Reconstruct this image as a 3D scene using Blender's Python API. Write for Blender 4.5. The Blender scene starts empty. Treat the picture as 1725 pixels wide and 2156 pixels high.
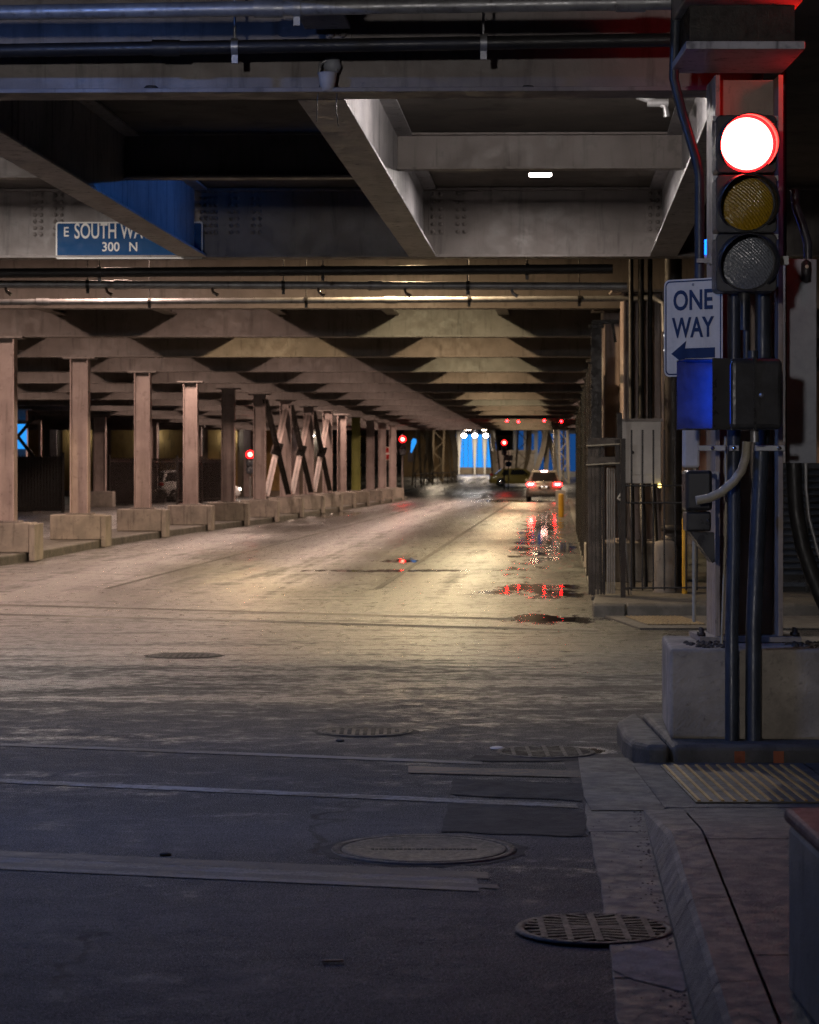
import bpy, bmesh, math, random
from mathutils import Vector, Matrix
random.seed(7)
R = math.radians
S = bpy.context.scene
C = S.collection

# ------------------------------------------------------------------ camera
CAMH, FPX, CX, HY = 1.7, 5000.0, 862.5, 990.0      # eye height, focal length in 1725-px-wide picture units
cam_d = bpy.data.cameras.new('camera'); cam = bpy.data.objects.new('camera', cam_d); C.objects.link(cam)
cam.location = (0, 0, CAMH); cam.rotation_euler = (R(90), 0, 0)
cam_d.sensor_width = 36; cam_d.sensor_fit = 'AUTO'; cam_d.lens = FPX / 2156 * 36
cam_d.shift_y = -(1078 - HY) / 2156
cam_d.clip_end = 2000; cam_d.clip_start = 0.1
cam_d.dof.use_dof = True; cam_d.dof.focus_distance = 15.5; cam_d.dof.aperture_fstop = 6.3
S.camera = cam

# ------------------------------------------------------------------ night sky
W = bpy.data.worlds.new('World'); S.world = W; W.use_nodes = True
wn = W.node_tree; wn.nodes.clear()
sky = wn.nodes.new('ShaderNodeTexSky'); sky.sky_type = 'NISHITA'; sky.sun_disc = False
sky.sun_elevation = R(-2.5); sky.sun_rotation = R(200)
bg = wn.nodes.new('ShaderNodeBackground'); bg.inputs[1].default_value = 0.15
wo = wn.nodes.new('ShaderNodeOutputWorld')
wn.links.new(sky.outputs[0], bg.inputs[0]); wn.links.new(bg.outputs[0], wo.inputs[0])
S.view_settings.view_transform = 'Standard'; S.view_settings.look = 'None'
S.view_settings.exposure = 0.0; S.view_settings.gamma = 1.0
S.cycles.use_denoising = True; S.cycles.denoising_prefilter = 'NONE'
S.cycles.max_bounces = 3; S.cycles.diffuse_bounces = 1; S.cycles.glossy_bounces = 2; S.cycles.transmission_bounces = 1
S.cycles.use_adaptive_sampling = True; S.cycles.adaptive_threshold = 0.03; S.cycles.adaptive_min_samples = 32
S.cycles.sample_clamp_indirect = 2.0; S.cycles.sample_clamp_direct = 40.0
S.cycles.caustics_reflective = False; S.cycles.caustics_refractive = False

LAMP_WARM, LAMP_GREEN, LAMP_WHITE = 690, 690, 600

def X(px, Y): return (px - CX) / FPX * Y
def Z(py, Y): return CAMH - (py - HY) / FPX * Y
def GY(py, z=0.0): return (CAMH - z) * FPX / (py - HY)
def G(px, py, z=0.0):
    Y = GY(py, z); return (X(px, Y), Y)
TAN = 0.0636                                        # the tunnel runs a little to the right of the view
def U(u, Y): return u + TAN * Y

# ------------------------------------------------------------------ materials
class NT:
    def __init__(s, name):
        s.m = bpy.data.materials.new(name); s.m.use_nodes = True
        s.t = s.m.node_tree; s.t.nodes.clear()
        s.out = s.n('ShaderNodeOutputMaterial')
    def n(s, kind, **kw):
        x = s.t.nodes.new(kind)
        for k, v in kw.items(): setattr(x, k, v)
        return x
    def link(s, a, b): s.t.links.new(a, b)
    def put(s, sock, v):
        if v is None: return
        if hasattr(v, 'is_output'): s.link(v, sock)
        elif isinstance(v, (tuple, list)):
            sock.default_value = tuple(v) + (1,) if len(v) == 3 and sock.type == 'RGBA' else tuple(v)
        else: sock.default_value = v
    def math(s, op, a, b=None, c=None, clamp=False):
        x = s.n('ShaderNodeMath', operation=op); x.use_clamp = clamp
        s.put(x.inputs[0], a); s.put(x.inputs[1], b)
        if c is not None: s.put(x.inputs[2], c)
        return x.outputs[0]
    def pos(s): return s.n('ShaderNodeNewGeometry').outputs['Position']
    def mapping(s, v, scale=(1, 1, 1), loc=(0, 0, 0)):
        x = s.n('ShaderNodeMapping'); s.link(v, x.inputs[0]); x.inputs['Scale'].default_value = scale; x.inputs['Location'].default_value = loc
        return x.outputs[0]
    def noise(s, v, scale, detail=4, rough=0.55, dist=0.0):
        x = s.n('ShaderNodeTexNoise'); s.link(v, x.inputs['Vector'])
        x.inputs['Scale'].default_value = scale; x.inputs['Detail'].default_value = detail
        x.inputs['Roughness'].default_value = rough; x.inputs['Distortion'].default_value = dist
        return x.outputs[0]
    def ramp(s, v, a, b, lo=0.0, hi=1.0):
        x = s.n('ShaderNodeMapRange'); x.interpolation_type = 'SMOOTHSTEP'
        s.put(x.inputs[0], v); x.inputs[1].default_value = a; x.inputs[2].default_value = b
        s.put(x.inputs[3], lo); s.put(x.inputs[4], hi)
        return x.outputs[0]
    def mix(s, f, a, b, mode='MIX'):
        x = s.n('ShaderNodeMix', data_type='RGBA', blend_type=mode)
        s.put(x.inputs[0], f); s.put(x.inputs[6], a); s.put(x.inputs[7], b)
        return x.outputs[2]
    def bump(s, h, strength=0.3, dist=0.01):
        x = s.n('ShaderNodeBump'); x.inputs['Strength'].default_value = strength; x.inputs['Distance'].default_value = dist
        s.link(h, x.inputs['Height']); return x.outputs[0]
    def bsdf(s, col, rough=0.6, metal=0.0, normal=None, spec=0.5, emit=None, estr=0.0, alpha=None, coat=0.0):
        x = s.n('ShaderNodeBsdfPrincipled')
        s.put(x.inputs['Base Color'], col); s.put(x.inputs['Roughness'], rough); s.put(x.inputs['Metallic'], metal)
        s.put(x.inputs['Specular IOR Level'], spec); s.put(x.inputs['Normal'], normal); s.put(x.inputs['Coat Weight'], coat)
        if emit is not None:
            s.put(x.inputs['Emission Color'], emit); x.inputs['Emission Strength'].default_value = estr
        s.link(x.outputs[0], s.out.inputs[0]); return s.m

def surf(name, c1, c2, stain=(0.03, 0.025, 0.02), scale=3.0, rough=(0.45, 0.75), metal=0.0, bump=0.25, stain_amt=0.6, streak=True, fine=60.0, spec=0.4):
    n = NT(name); p = n.pos()
    a = n.noise(p, scale, 4, 0.6)
    st = n.noise(n.mapping(p, (5.0, 5.0, 0.45)) if streak else n.mapping(p, (0.9, 0.9, 0.9)), 2.2, 4, 0.65, 0.4)
    f = n.noise(p, fine, 2, 0.6)
    col = n.mix(n.ramp(a, 0.35, 0.68), c1, c2)
    col = n.mix(n.math('MULTIPLY', n.ramp(st, 0.52, 0.74), stain_amt), col, stain)
    blot = n.noise(p, scale * 3.7, 3, 0.7)
    col = n.mix(n.math('MULTIPLY', n.ramp(blot, 0.56, 0.75), stain_amt * 0.7), col, stain)
    col = n.mix(n.math('MULTIPLY', f, 0.25), col, tuple(x * 0.55 for x in c1))
    h = n.math('ADD', n.math('MULTIPLY', f, 0.5), n.math('MULTIPLY', blot, 0.7))
    return n.bsdf(col, n.ramp(blot, 0.3, 0.7, rough[1], rough[0]), metal, n.bump(h, bump, 0.01), spec)

def plain(name, col, rough=0.5, metal=0.0, spec=0.5, coat=0.0, wear=0.25):
    n = NT(name); p = n.pos(); a = n.noise(p, 9.0, 5, 0.65)
    c = n.mix(n.math('MULTIPLY', n.ramp(a, 0.45, 0.75), wear), col, tuple(x * 0.45 for x in col))
    return n.bsdf(c, n.ramp(a, 0.3, 0.7, max(rough - 0.1, 0.02), min(rough + 0.12, 1)), metal, None, spec, coat=coat)

def emit(name, col, strength, sample=True):
    n = NT(name); e = n.n('ShaderNodeEmission'); e.inputs[0].default_value = (*col, 1); e.inputs[1].default_value = strength
    n.link(e.outputs[0], n.out.inputs[0])
    if not sample: n.m.cycles.emission_sampling = 'NONE'
    return n.m

M = {}
M['beam'] = surf('beam_paint', (0.20, 0.174, 0.162), (0.28, 0.245, 0.23), scale=1.3, stain_amt=0.5, rough=(0.4, 0.65), bump=0.2)
M['girder'] = surf('girder_paint', (0.36, 0.35, 0.37), (0.52, 0.50, 0.51), stain=(0.04, 0.04, 0.05), scale=1.6, stain_amt=0.95, rough=(0.35, 0.6), bump=0.2)
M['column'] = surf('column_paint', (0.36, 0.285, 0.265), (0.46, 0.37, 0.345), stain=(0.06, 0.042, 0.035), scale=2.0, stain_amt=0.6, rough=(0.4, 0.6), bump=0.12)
M['column_greenlit'] = surf('column_greenlit_colour', (0.27, 0.28, 0.06), (0.34, 0.34, 0.09), scale=2.0, stain_amt=0.3)  # greenish lamplight painted into this column's own colour
M['column_near'] = surf('column_near_paint', (0.25, 0.20, 0.165), (0.34, 0.275, 0.225), stain=(0.045, 0.033, 0.027), scale=3.0, stain_amt=0.8, rough=(0.4, 0.65), bump=0.2, fine=140)
M['deck'] = surf('deck_concrete', (0.13, 0.115, 0.105), (0.20, 0.175, 0.155), scale=0.8, streak=False, stain_amt=0.6, rough=(0.75, 0.95))
M['concrete'] = surf('pedestal_concrete', (0.22, 0.195, 0.17), (0.33, 0.29, 0.25), stain=(0.035, 0.03, 0.027), scale=2.6, rough=(0.7, 0.9), bump=0.5, fine=90, stain_amt=0.75)
M['concrete_near'] = surf('near_concrete', (0.25, 0.22, 0.188), (0.38, 0.335, 0.285), stain=(0.07, 0.06, 0.052), scale=4.2, streak=False, rough=(0.75, 0.92), bump=1.0, fine=55, stain_amt=0.75)
M['kerb'] = surf('kerb_concrete', (0.062, 0.058, 0.052), (0.115, 0.105, 0.094), stain=(0.014, 0.013, 0.012), scale=3.4, streak=False, rough=(0.6, 0.85), bump=0.7, fine=110)
M['sidewalk'] = surf('sidewalk_concrete', (0.062, 0.059, 0.055), (0.098, 0.091, 0.084), stain=(0.02, 0.019, 0.018), scale=3.1, streak=False, rough=(0.6, 0.85), bump=0.7, fine=95, stain_amt=0.5)
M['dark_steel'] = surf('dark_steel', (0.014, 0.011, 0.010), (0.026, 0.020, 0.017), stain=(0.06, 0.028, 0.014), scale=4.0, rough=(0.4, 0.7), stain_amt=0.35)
M['rust'] = surf('weathered_bar', (0.045, 0.036, 0.030), (0.10, 0.083, 0.07), stain=(0.06, 0.03, 0.02), scale=6.0, rough=(0.45, 0.75))
M['grey_bar'] = surf('grey_bar', (0.22, 0.205, 0.195), (0.32, 0.30, 0.285), scale=6.0, rough=(0.35, 0.6))
M['galv'] = surf('galvanised_pipe', (0.30, 0.30, 0.31), (0.42, 0.42, 0.43), stain=(0.12, 0.11, 0.10), scale=5.0, metal=0.55, rough=(0.35, 0.55), bump=0.08)
M['black_pipe'] = surf('black_pipe', (0.018, 0.017, 0.018), (0.03, 0.028, 0.028), scale=5.0, rough=(0.35, 0.6), bump=0.1, stain_amt=0.2)
M['conduit'] = surf('painted_conduit', (0.028, 0.034, 0.048), (0.048, 0.058, 0.078), stain=(0.012, 0.012, 0.014), scale=6.0, rough=(0.28, 0.5), bump=0.08, stain_amt=0.5)
M['flex'] = surf('flexible_conduit', (0.36, 0.32, 0.24), (0.44, 0.39, 0.30), scale=14, rough=(0.4, 0.6), stain_amt=0.3)
M['black'] = plain('black_housing', (0.022, 0.022, 0.025), 0.35)
M['housing'] = surf('signal_housing', (0.03, 0.03, 0.033), (0.05, 0.05, 0.055), stain=(0.025, 0.025, 0.028), scale=8, rough=(0.3, 0.5), bump=0.08, stain_amt=0.5)
M['trough'] = surf('grey_enclosure', (0.30, 0.32, 0.37), (0.38, 0.40, 0.45), stain=(0.16, 0.16, 0.18), scale=4, rough=(0.4, 0.6), bump=0.1, stain_amt=0.4)
M['cabinet'] = surf('cabinet_paint', (0.48, 0.45, 0.43), (0.56, 0.53, 0.50), stain=(0.2, 0.18, 0.17), scale=5, rough=(0.4, 0.6), bump=0.08, stain_amt=0.4)
M['sign_white'] = surf('sign_white', (0.66, 0.57, 0.44), (0.74, 0.64, 0.50), stain=(0.35, 0.31, 0.26), scale=7, rough=(0.35, 0.55), bump=0.02, stain_amt=0.3)
M['navy'] = plain('sign_navy_ink', (0.012, 0.022, 0.06), 0.4, wear=0.1)
M['sign_blue'] = plain('sign_blue', (0.010, 0.060, 0.17), 0.6, spec=0.15, wear=0.15)
M['sign_text'] = plain('sign_text', (0.72, 0.70, 0.66), 0.5, spec=0.2, wear=0.1)
M['sign_red'] = plain('sign_red', (0.55, 0.02, 0.02), 0.4)
M['yellow'] = surf('yellow_paint', (0.55, 0.30, 0.02), (0.65, 0.37, 0.03), stain=(0.15, 0.08, 0.01), scale=6, rough=(0.4, 0.6), stain_amt=0.5)
M['tactile'] = surf('tactile_tile', (0.10, 0.085, 0.065), (0.15, 0.125, 0.09), scale=6, streak=False, rough=(0.5, 0.75), fine=130)
M['ridge'] = surf('tactile_ridge', (0.42, 0.24, 0.06), (0.52, 0.32, 0.10), stain=(0.16, 0.10, 0.05), scale=11, streak=False, rough=(0.5, 0.7), stain_amt=0.6)
M['ridge_worn'] = surf('tactile_ridge_worn', (0.20, 0.15, 0.08), (0.28, 0.20, 0.10), scale=11, streak=False)
M['iron'] = surf('cast_iron', (0.026, 0.025, 0.024), (0.048, 0.046, 0.044), stain=(0.016, 0.015, 0.014), scale=11, streak=False, metal=0.1, rough=(0.55, 0.8), bump=0.35, fine=160, spec=0.25)
M['pit'] = plain('dark_pit', (0.004, 0.004, 0.004), 0.9, wear=0)  # near-black colour stands in for shade inside gaps and drains
M['red_top'] = surf('red_painted_concrete', (0.075, 0.032, 0.034), (0.12, 0.055, 0.055), stain=(0.10, 0.08, 0.075), scale=7, streak=False, rough=(0.55, 0.8), bump=0.4)
M['dirt'] = surf('dirt', (0.035, 0.03, 0.026), (0.075, 0.065, 0.055), scale=30, streak=False, rough=(0.8, 0.95), bump=0.6)
M['glass_dark'] = plain('dark_glass', (0.02, 0.02, 0.022), 0.06, spec=0.7, wear=0)
M['chrome'] = plain('chrome', (0.7, 0.7, 0.7), 0.15, metal=1.0, wear=0)
M['tyre'] = plain('tyre', (0.018, 0.018, 0.018), 0.8)
M['paint_silver'] = plain('silver_car_paint', (0.20, 0.185, 0.175), 0.3, metal=0.3, coat=0.6, wear=0.05)
M['paint_white'] = plain('white_car_paint', (0.72, 0.72, 0.70), 0.3, coat=0.6, wear=0.05)
M['paint_yellow'] = plain('yellow_car_paint', (0.36, 0.26, 0.05), 0.4, coat=0.6, wear=0.05)
M['plate'] = plain('number_plate', (0.7, 0.7, 0.72), 0.4)
M['ochre'] = surf('ochre_wall', (0.30, 0.19, 0.06), (0.38, 0.25, 0.09), scale=0.9, rough=(0.7, 0.9))
M['far_wall'] = surf('far_wall', (0.16, 0.13, 0.10), (0.24, 0.20, 0.15), scale=0.5, rough=(0.7, 0.9))
M['bridge'] = surf('bridge_steel', (0.17, 0.13, 0.08), (0.26, 0.20, 0.13), scale=0.7, rough=(0.5, 0.7))
M['pale_steel'] = surf('pale_bridge_steel', (0.40, 0.34, 0.27), (0.50, 0.43, 0.35), scale=0.9, rough=(0.5, 0.7))
M['ochre_dark'] = surf('ochre_dark_wall', (0.10, 0.065, 0.03), (0.16, 0.105, 0.05), scale=0.8, rough=(0.7, 0.9))
M['white_pillar'] = surf('white_pillar', (0.66, 0.66, 0.64), (0.74, 0.74, 0.72), scale=0.8, rough=(0.5, 0.7), stain_amt=0.15)
M['lens_amber'] = plain('amber_lens', (0.13, 0.085, 0.003), 0.12, spec=0.8, wear=0.1)
M['lens_clear'] = surf('smoked_lens', (0.22, 0.24, 0.27), (0.30, 0.32, 0.35), scale=30, streak=False, rough=(0.12, 0.25), bump=0.15, fine=220, spec=0.8)
def ribbed(name, col):
    n = NT(name); w = n.n('ShaderNodeTexWave'); w.inputs['Scale'].default_value = 26; w.bands_direction = 'DIAGONAL'; n.link(n.pos(), w.inputs[0])
    v = n.n('ShaderNodeTexVoronoi'); v.inputs['Scale'].default_value = 95; n.link(n.pos(), v.inputs['Vector'])
    return n.bsdf(n.mix(v.outputs[0], col, tuple(c * .45 for c in col)), 0.22, 0, n.bump(n.math('ADD', v.outputs[0], w.outputs[1]), .5, .004), .6)
M['lens_amber'] = ribbed('amber_lens_ribbed', (0.42, 0.25, 0.004)); M['lens_clear'] = ribbed('smoked_lens_ribbed', (0.22, 0.24, 0.28))
M['orange_mark'] = plain('orange_spray', (0.28, 0.07, 0.02), 0.7, wear=0.8)
M['salt'] = surf('salt_stain', (0.10, 0.10, 0.105), (0.20, 0.20, 0.205), stain=(0.03, 0.03, 0.03), scale=9, streak=False, rough=(0.7, 0.9), bump=0.8, fine=70, stain_amt=0.9)
M['litter'] = plain('litter', (0.5, 0.46, 0.4), 0.7)
M['stick'] = plain('stick', (0.16, 0.08, 0.03), 0.7)

E_ = {}
E_['warm'] = emit('lamp_warm', (1.0, 0.71, 0.40), LAMP_WARM)
E_['pink'] = emit('lamp_pink', (1.0, 0.69, 0.55), LAMP_WARM * 0.52)
E_['green'] = emit('lamp_green', (1.0, 0.84, 0.50), LAMP_GREEN)
E_['white'] = emit('lamp_white', (1.0, 0.90, 0.84), LAMP_WHITE)
E_['bulkhead'] = emit('assumed_bulkhead_globe', (1.0, 0.90, 0.84), 600)
E_['far'] = emit('added_far_lamp', (1.0, 0.80, 0.58), 300)
E_['globe'] = emit('assumed_globe', (1.0, 0.94, 0.90), 850)
E_['flood'] = emit('flood_globe', (1.0, 0.95, 0.9), 60)
E_['cool'] = emit('added_cool_lamp', (0.16, 0.34, 1.0), 400)
E_['red'] = emit('signal_red', (1.0, 0.046, 0.036), 60)
E_['red_side'] = emit('assumed_signal_red_side', (1.0, 0.012, 0.006), 26)
E_['red_far'] = emit('signal_red_far', (1.0, 0.03, 0.02), 120)
E_['beacon'] = emit('added_red_lamp', (1.0, 0.004, 0.006), 130)
E_['red_ring'] = emit('signal_red_ring', (1.0, 0.008, 0.01), 7, False)  # red glow given to lens edges as a halo
E_['tail'] = emit('brake_light', (1.0, 0.010, 0.012), 45)
E_['tail_core'] = emit('brake_light_core', (1.0, 0.50, 0.42), 25, False)
E_['plate'] = emit('plate_light', (1.0, 0.95, 0.9), 6, False)
E_['blue'] = emit('blue_light', (0.003, 0.07, 1.0), 9)
E_['washer'] = emit('added_blue_glow', (0.05, 0.26, 1.0), 150)
E_['blue_panel'] = emit('blue_panel', (0.03, 0.34, 1.0), 1.1, False)
E_['blue_panel_dim'] = emit('blue_panel_dim', (0.02, 0.12, 0.42), 0.45, False)
E_['indicator'] = emit('indicator', (1.0, 0.75, 0.2), 6, False)
E_['head'] = emit('headlight', (1.0, 0.93, 0.8), 25, False)

def road_material():
    n = NT('wet_road'); p = n.pos()
    sep = n.n('ShaderNodeSeparateXYZ'); n.link(p, sep.inputs[0]); x, y = sep.outputs[0], sep.outputs[1]
    u = n.math('SUBTRACT', x, n.math('MULTIPLY', y, TAN))
    big = n.noise(n.mapping(p, (0.16, 0.42, 1)), 1.0, 4, 0.62, 0.3)
    big2 = n.noise(n.mapping(p, (0.5, 1.1, 1), (3, 7, 0)), 1.0, 6, 0.7, 0.6)
    tracks = n.noise(n.mapping(p, (0.10, 1.5, 1), (11, 2, 0)), 1.0, 5, 0.65, 0.2)
    cmb = n.n('ShaderNodeCombineXYZ'); n.link(n.math('MULTIPLY', u, 1.15), cmb.inputs[0]); n.link(n.math('MULTIPLY', y, 0.055), cmb.inputs[1])
    lane = n.noise(cmb.outputs[0], 1.0, 5, 0.65, 0.3)
    inside = n.ramp(y, 25.0, 34.0)
    tracks = n.math('ADD', n.math('MULTIPLY', tracks, n.math('SUBTRACT', 1.0, inside)), n.math('MULTIPLY', lane, inside))
    grit = n.noise(p, 48, 3, 0.75); grit_glint = n.noise(p, 150, 2, 0.6)
    spots = n.noise(n.mapping(p, (1, 1, 1), (5, 9, 0)), 5.0, 6, 0.75)
    # how damp: the shelter of the viaduct is swept wet by tyres, the near lane is almost dry
    damp = n.math('ADD', n.ramp(y, 8.0, 26.0, 0.0, 0.8), n.math('MULTIPLY', n.math('SUBTRACT', big2, 0.5), 1.3))
    damp = n.math('ADD', damp, n.math('MULTIPLY', n.math('SUBTRACT', tracks, 0.5), n.ramp(y, 25.0, 34.0, 1.1, 2.4)))
    damp = n.math('ADD', damp, n.math('MULTIPLY', n.math('SUBTRACT', spots, 0.5), n.ramp(y, 10.0, 30.0, 1.9, 1.2)))
    damp = n.ramp(damp, 0.05, 1.0)
    col = n.mix(n.ramp(big, 0.36, 0.64), (0.024, 0.024, 0.025), (0.066, 0.063, 0.060))
    col = n.mix(n.math('MULTIPLY', n.ramp(big2, 0.5, 0.72), 0.6), col, (0.020, 0.019, 0.019))
    col = n.mix(n.math('MULTIPLY', n.ramp(tracks, 0.52, 0.70), 0.5), col, (0.022, 0.021, 0.02))
    col = n.mix(n.math('MULTIPLY', n.ramp(grit, 0.42, 0.62), 0.7), col, (0.014, 0.013, 0.013))
    col = n.mix(n.math('MULTIPLY', n.ramp(grit_glint, 0.54, 0.66), 0.75), col, (0.20, 0.19, 0.18))  # pale aggregate specks, also wet glints painted into the colour
    col = n.mix(n.math('MULTIPLY', n.ramp(spots, 0.62, 0.70), 0.85), col, (0.008, 0.007, 0.007))
    col = n.mix(n.math('MULTIPLY', n.ramp(n.noise(n.mapping(p, (1, 1, 1), (15, 3, 0)), 1.7, 6, 0.75), 0.54, 0.68), 0.5), col, (0.10, 0.092, 0.083))
    vo = n.n('ShaderNodeTexVoronoi', feature='DISTANCE_TO_EDGE'); vo.inputs['Scale'].default_value = 0.33
    vm = n.mapping(p, (1, 0.5, 1)); dn = n.n('ShaderNodeTexNoise'); n.link(p, dn.inputs[0]); dn.inputs['Scale'].default_value = 1.4; dn.inputs['Detail'].default_value = 5
    add = n.n('ShaderNodeVectorMath', operation='ADD'); n.link(vm, add.inputs[0]); n.link(dn.outputs[1], add.inputs[1]); n.link(add.outputs[0], vo.inputs['Vector'])
    crack = n.ramp(vo.outputs[0], 0.003, 0.010, 1.0, 0.0)
    crack = n.math('MULTIPLY', crack, n.ramp(n.noise(n.mapping(p, (1, 1, 1), (4, 4, 0)), 0.35, 2), 0.48, 0.58))
    col = n.mix(n.math('MULTIPLY', crack, 0.9), col, (0.006, 0.006, 0.006))
    wn_ = n.noise(n.mapping(p, (1.6, 0.55, 1), (2, 1, 0)), 1.0, 7, 0.78)
    def ell(cu, cy, ru, ry):
        a = n.math('DIVIDE', n.math('SUBTRACT', u, cu), ru); b = n.math('DIVIDE', n.math('SUBTRACT', y, cy), ry)
        d = n.math('ADD', n.math('MULTIPLY', a, a), n.math('MULTIPLY', b, b))
        return n.math('SUBTRACT', 1.0, d)
    pud = None
    for e in PUDDLES:
        q = n.math('MAXIMUM', ell(*e), -2.0)
        pud = q if pud is None else n.math('MAXIMUM', pud, q)
    pud = n.math('ADD', pud, n.math('MULTIPLY', n.math('SUBTRACT', wn_, 0.53), 8.0))
    puddle = n.ramp(pud, -0.1, 0.4)
    wet = n.math('MAXIMUM', n.ramp(pud, -1.6, 0.2), damp)
    col = n.mix(n.math('MULTIPLY', puddle, 0.8), col, (0.010, 0.009, 0.009))
    rough = n.ramp(wet, 0.0, 1.0, 0.80, 0.30)
    rough = n.math('ADD', rough, n.math('MULTIPLY', n.math('SUBTRACT', spots, 0.5), -0.35))
    rough = n.math('ADD', rough, n.math('MULTIPLY', n.math('SUBTRACT', grit_glint, 0.5), n.ramp(y, 12.0, 30.0, -0.5, 0.0)))
    rough = n.math('MAXIMUM', rough, 0.26)
    rough = n.math('ADD', n.math('MULTIPLY', rough, n.math('SUBTRACT', 1.0, puddle)), n.math('MULTIPLY', puddle, 0.03))
    h = n.math('ADD', n.math('MULTIPLY', n.noise(p, 48, 2, 0.75), 1.0), n.math('MULTIPLY', n.noise(n.mapping(p, (1, 1, 1), (5, 9, 0)), 5.0, 3, 0.7), 1.2))
    bp = n.bump(h, 1.0, 0.016)
    n.put(bp.node.inputs['Strength'], n.math('MULTIPLY', n.math('SUBTRACT', 1.0, n.math('MULTIPLY', puddle, 0.985)), n.ramp(y, 14.0, 45.0, 1.0, 0.25)))
    return n.bsdf(col, rough, 0.0, bp, n.ramp(wet, 0, 1, 0.2, 0.5))

PUDDLES = [(-0.35, 33.6, 0.8, 1.9), (-2.9, 40.2, 1.7, 0.5), (-2.95, 44.7, 0.5, 1.0), (-0.55, 70, 0.62, 30), (-0.1, 52, 0.5, 5.0), (-2.6, 132, 2.2, 7),
           (-0.05, 27.2, 0.7, 0.9), (-8.6, 92, 1.0, 7), (0.05, 14.3, 0.25, 0.25)]
M['road'] = road_material()

def paint_material(name, c, amount):
    n = NT(name); p = n.pos()
    w = n.noise(n.mapping(p, (1.0, 2.5, 1)), 5.5, 6, 0.75); g = n.noise(p, 70, 3, 0.7); b = n.noise(p, 0.6, 3)
    f = n.math('ADD', n.math('MULTIPLY', w, 0.7), n.math('MULTIPLY', g, 0.3)); f = n.math('ADD', f, n.math('MULTIPLY', n.math('SUBTRACT', b, 0.5), 0.5))
    f = n.ramp(f, 0.43 + amount, 0.56 + amount)
    col = n.mix(f, c, (0.04, 0.037, 0.034))
    return n.bsdf(col, n.ramp(w, 0.3, 0.7, 0.85, 0.6), 0, n.bump(g, 0.4, 0.008), 0.25)
M['line'] = paint_material('worn_white_line', (0.20, 0.185, 0.165), 0.0)
M['line_faint'] = paint_material('faint_white_line', (0.135, 0.125, 0.112), -0.01)
M['line_tan'] = paint_material('worn_tan_line', (0.15, 0.105, 0.07), 0.03)
M['line_lane'] = paint_material('lane_white_line', (0.10, 0.092, 0.08), -0.06)
M['patch'] = surf('asphalt_patch', (0.026, 0.025, 0.025), (0.046, 0.044, 0.042), stain=(0.010, 0.010, 0.010), scale=3, streak=False, rough=(0.78, 0.92), bump=0.9, fine=60, spec=0.15)

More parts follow.
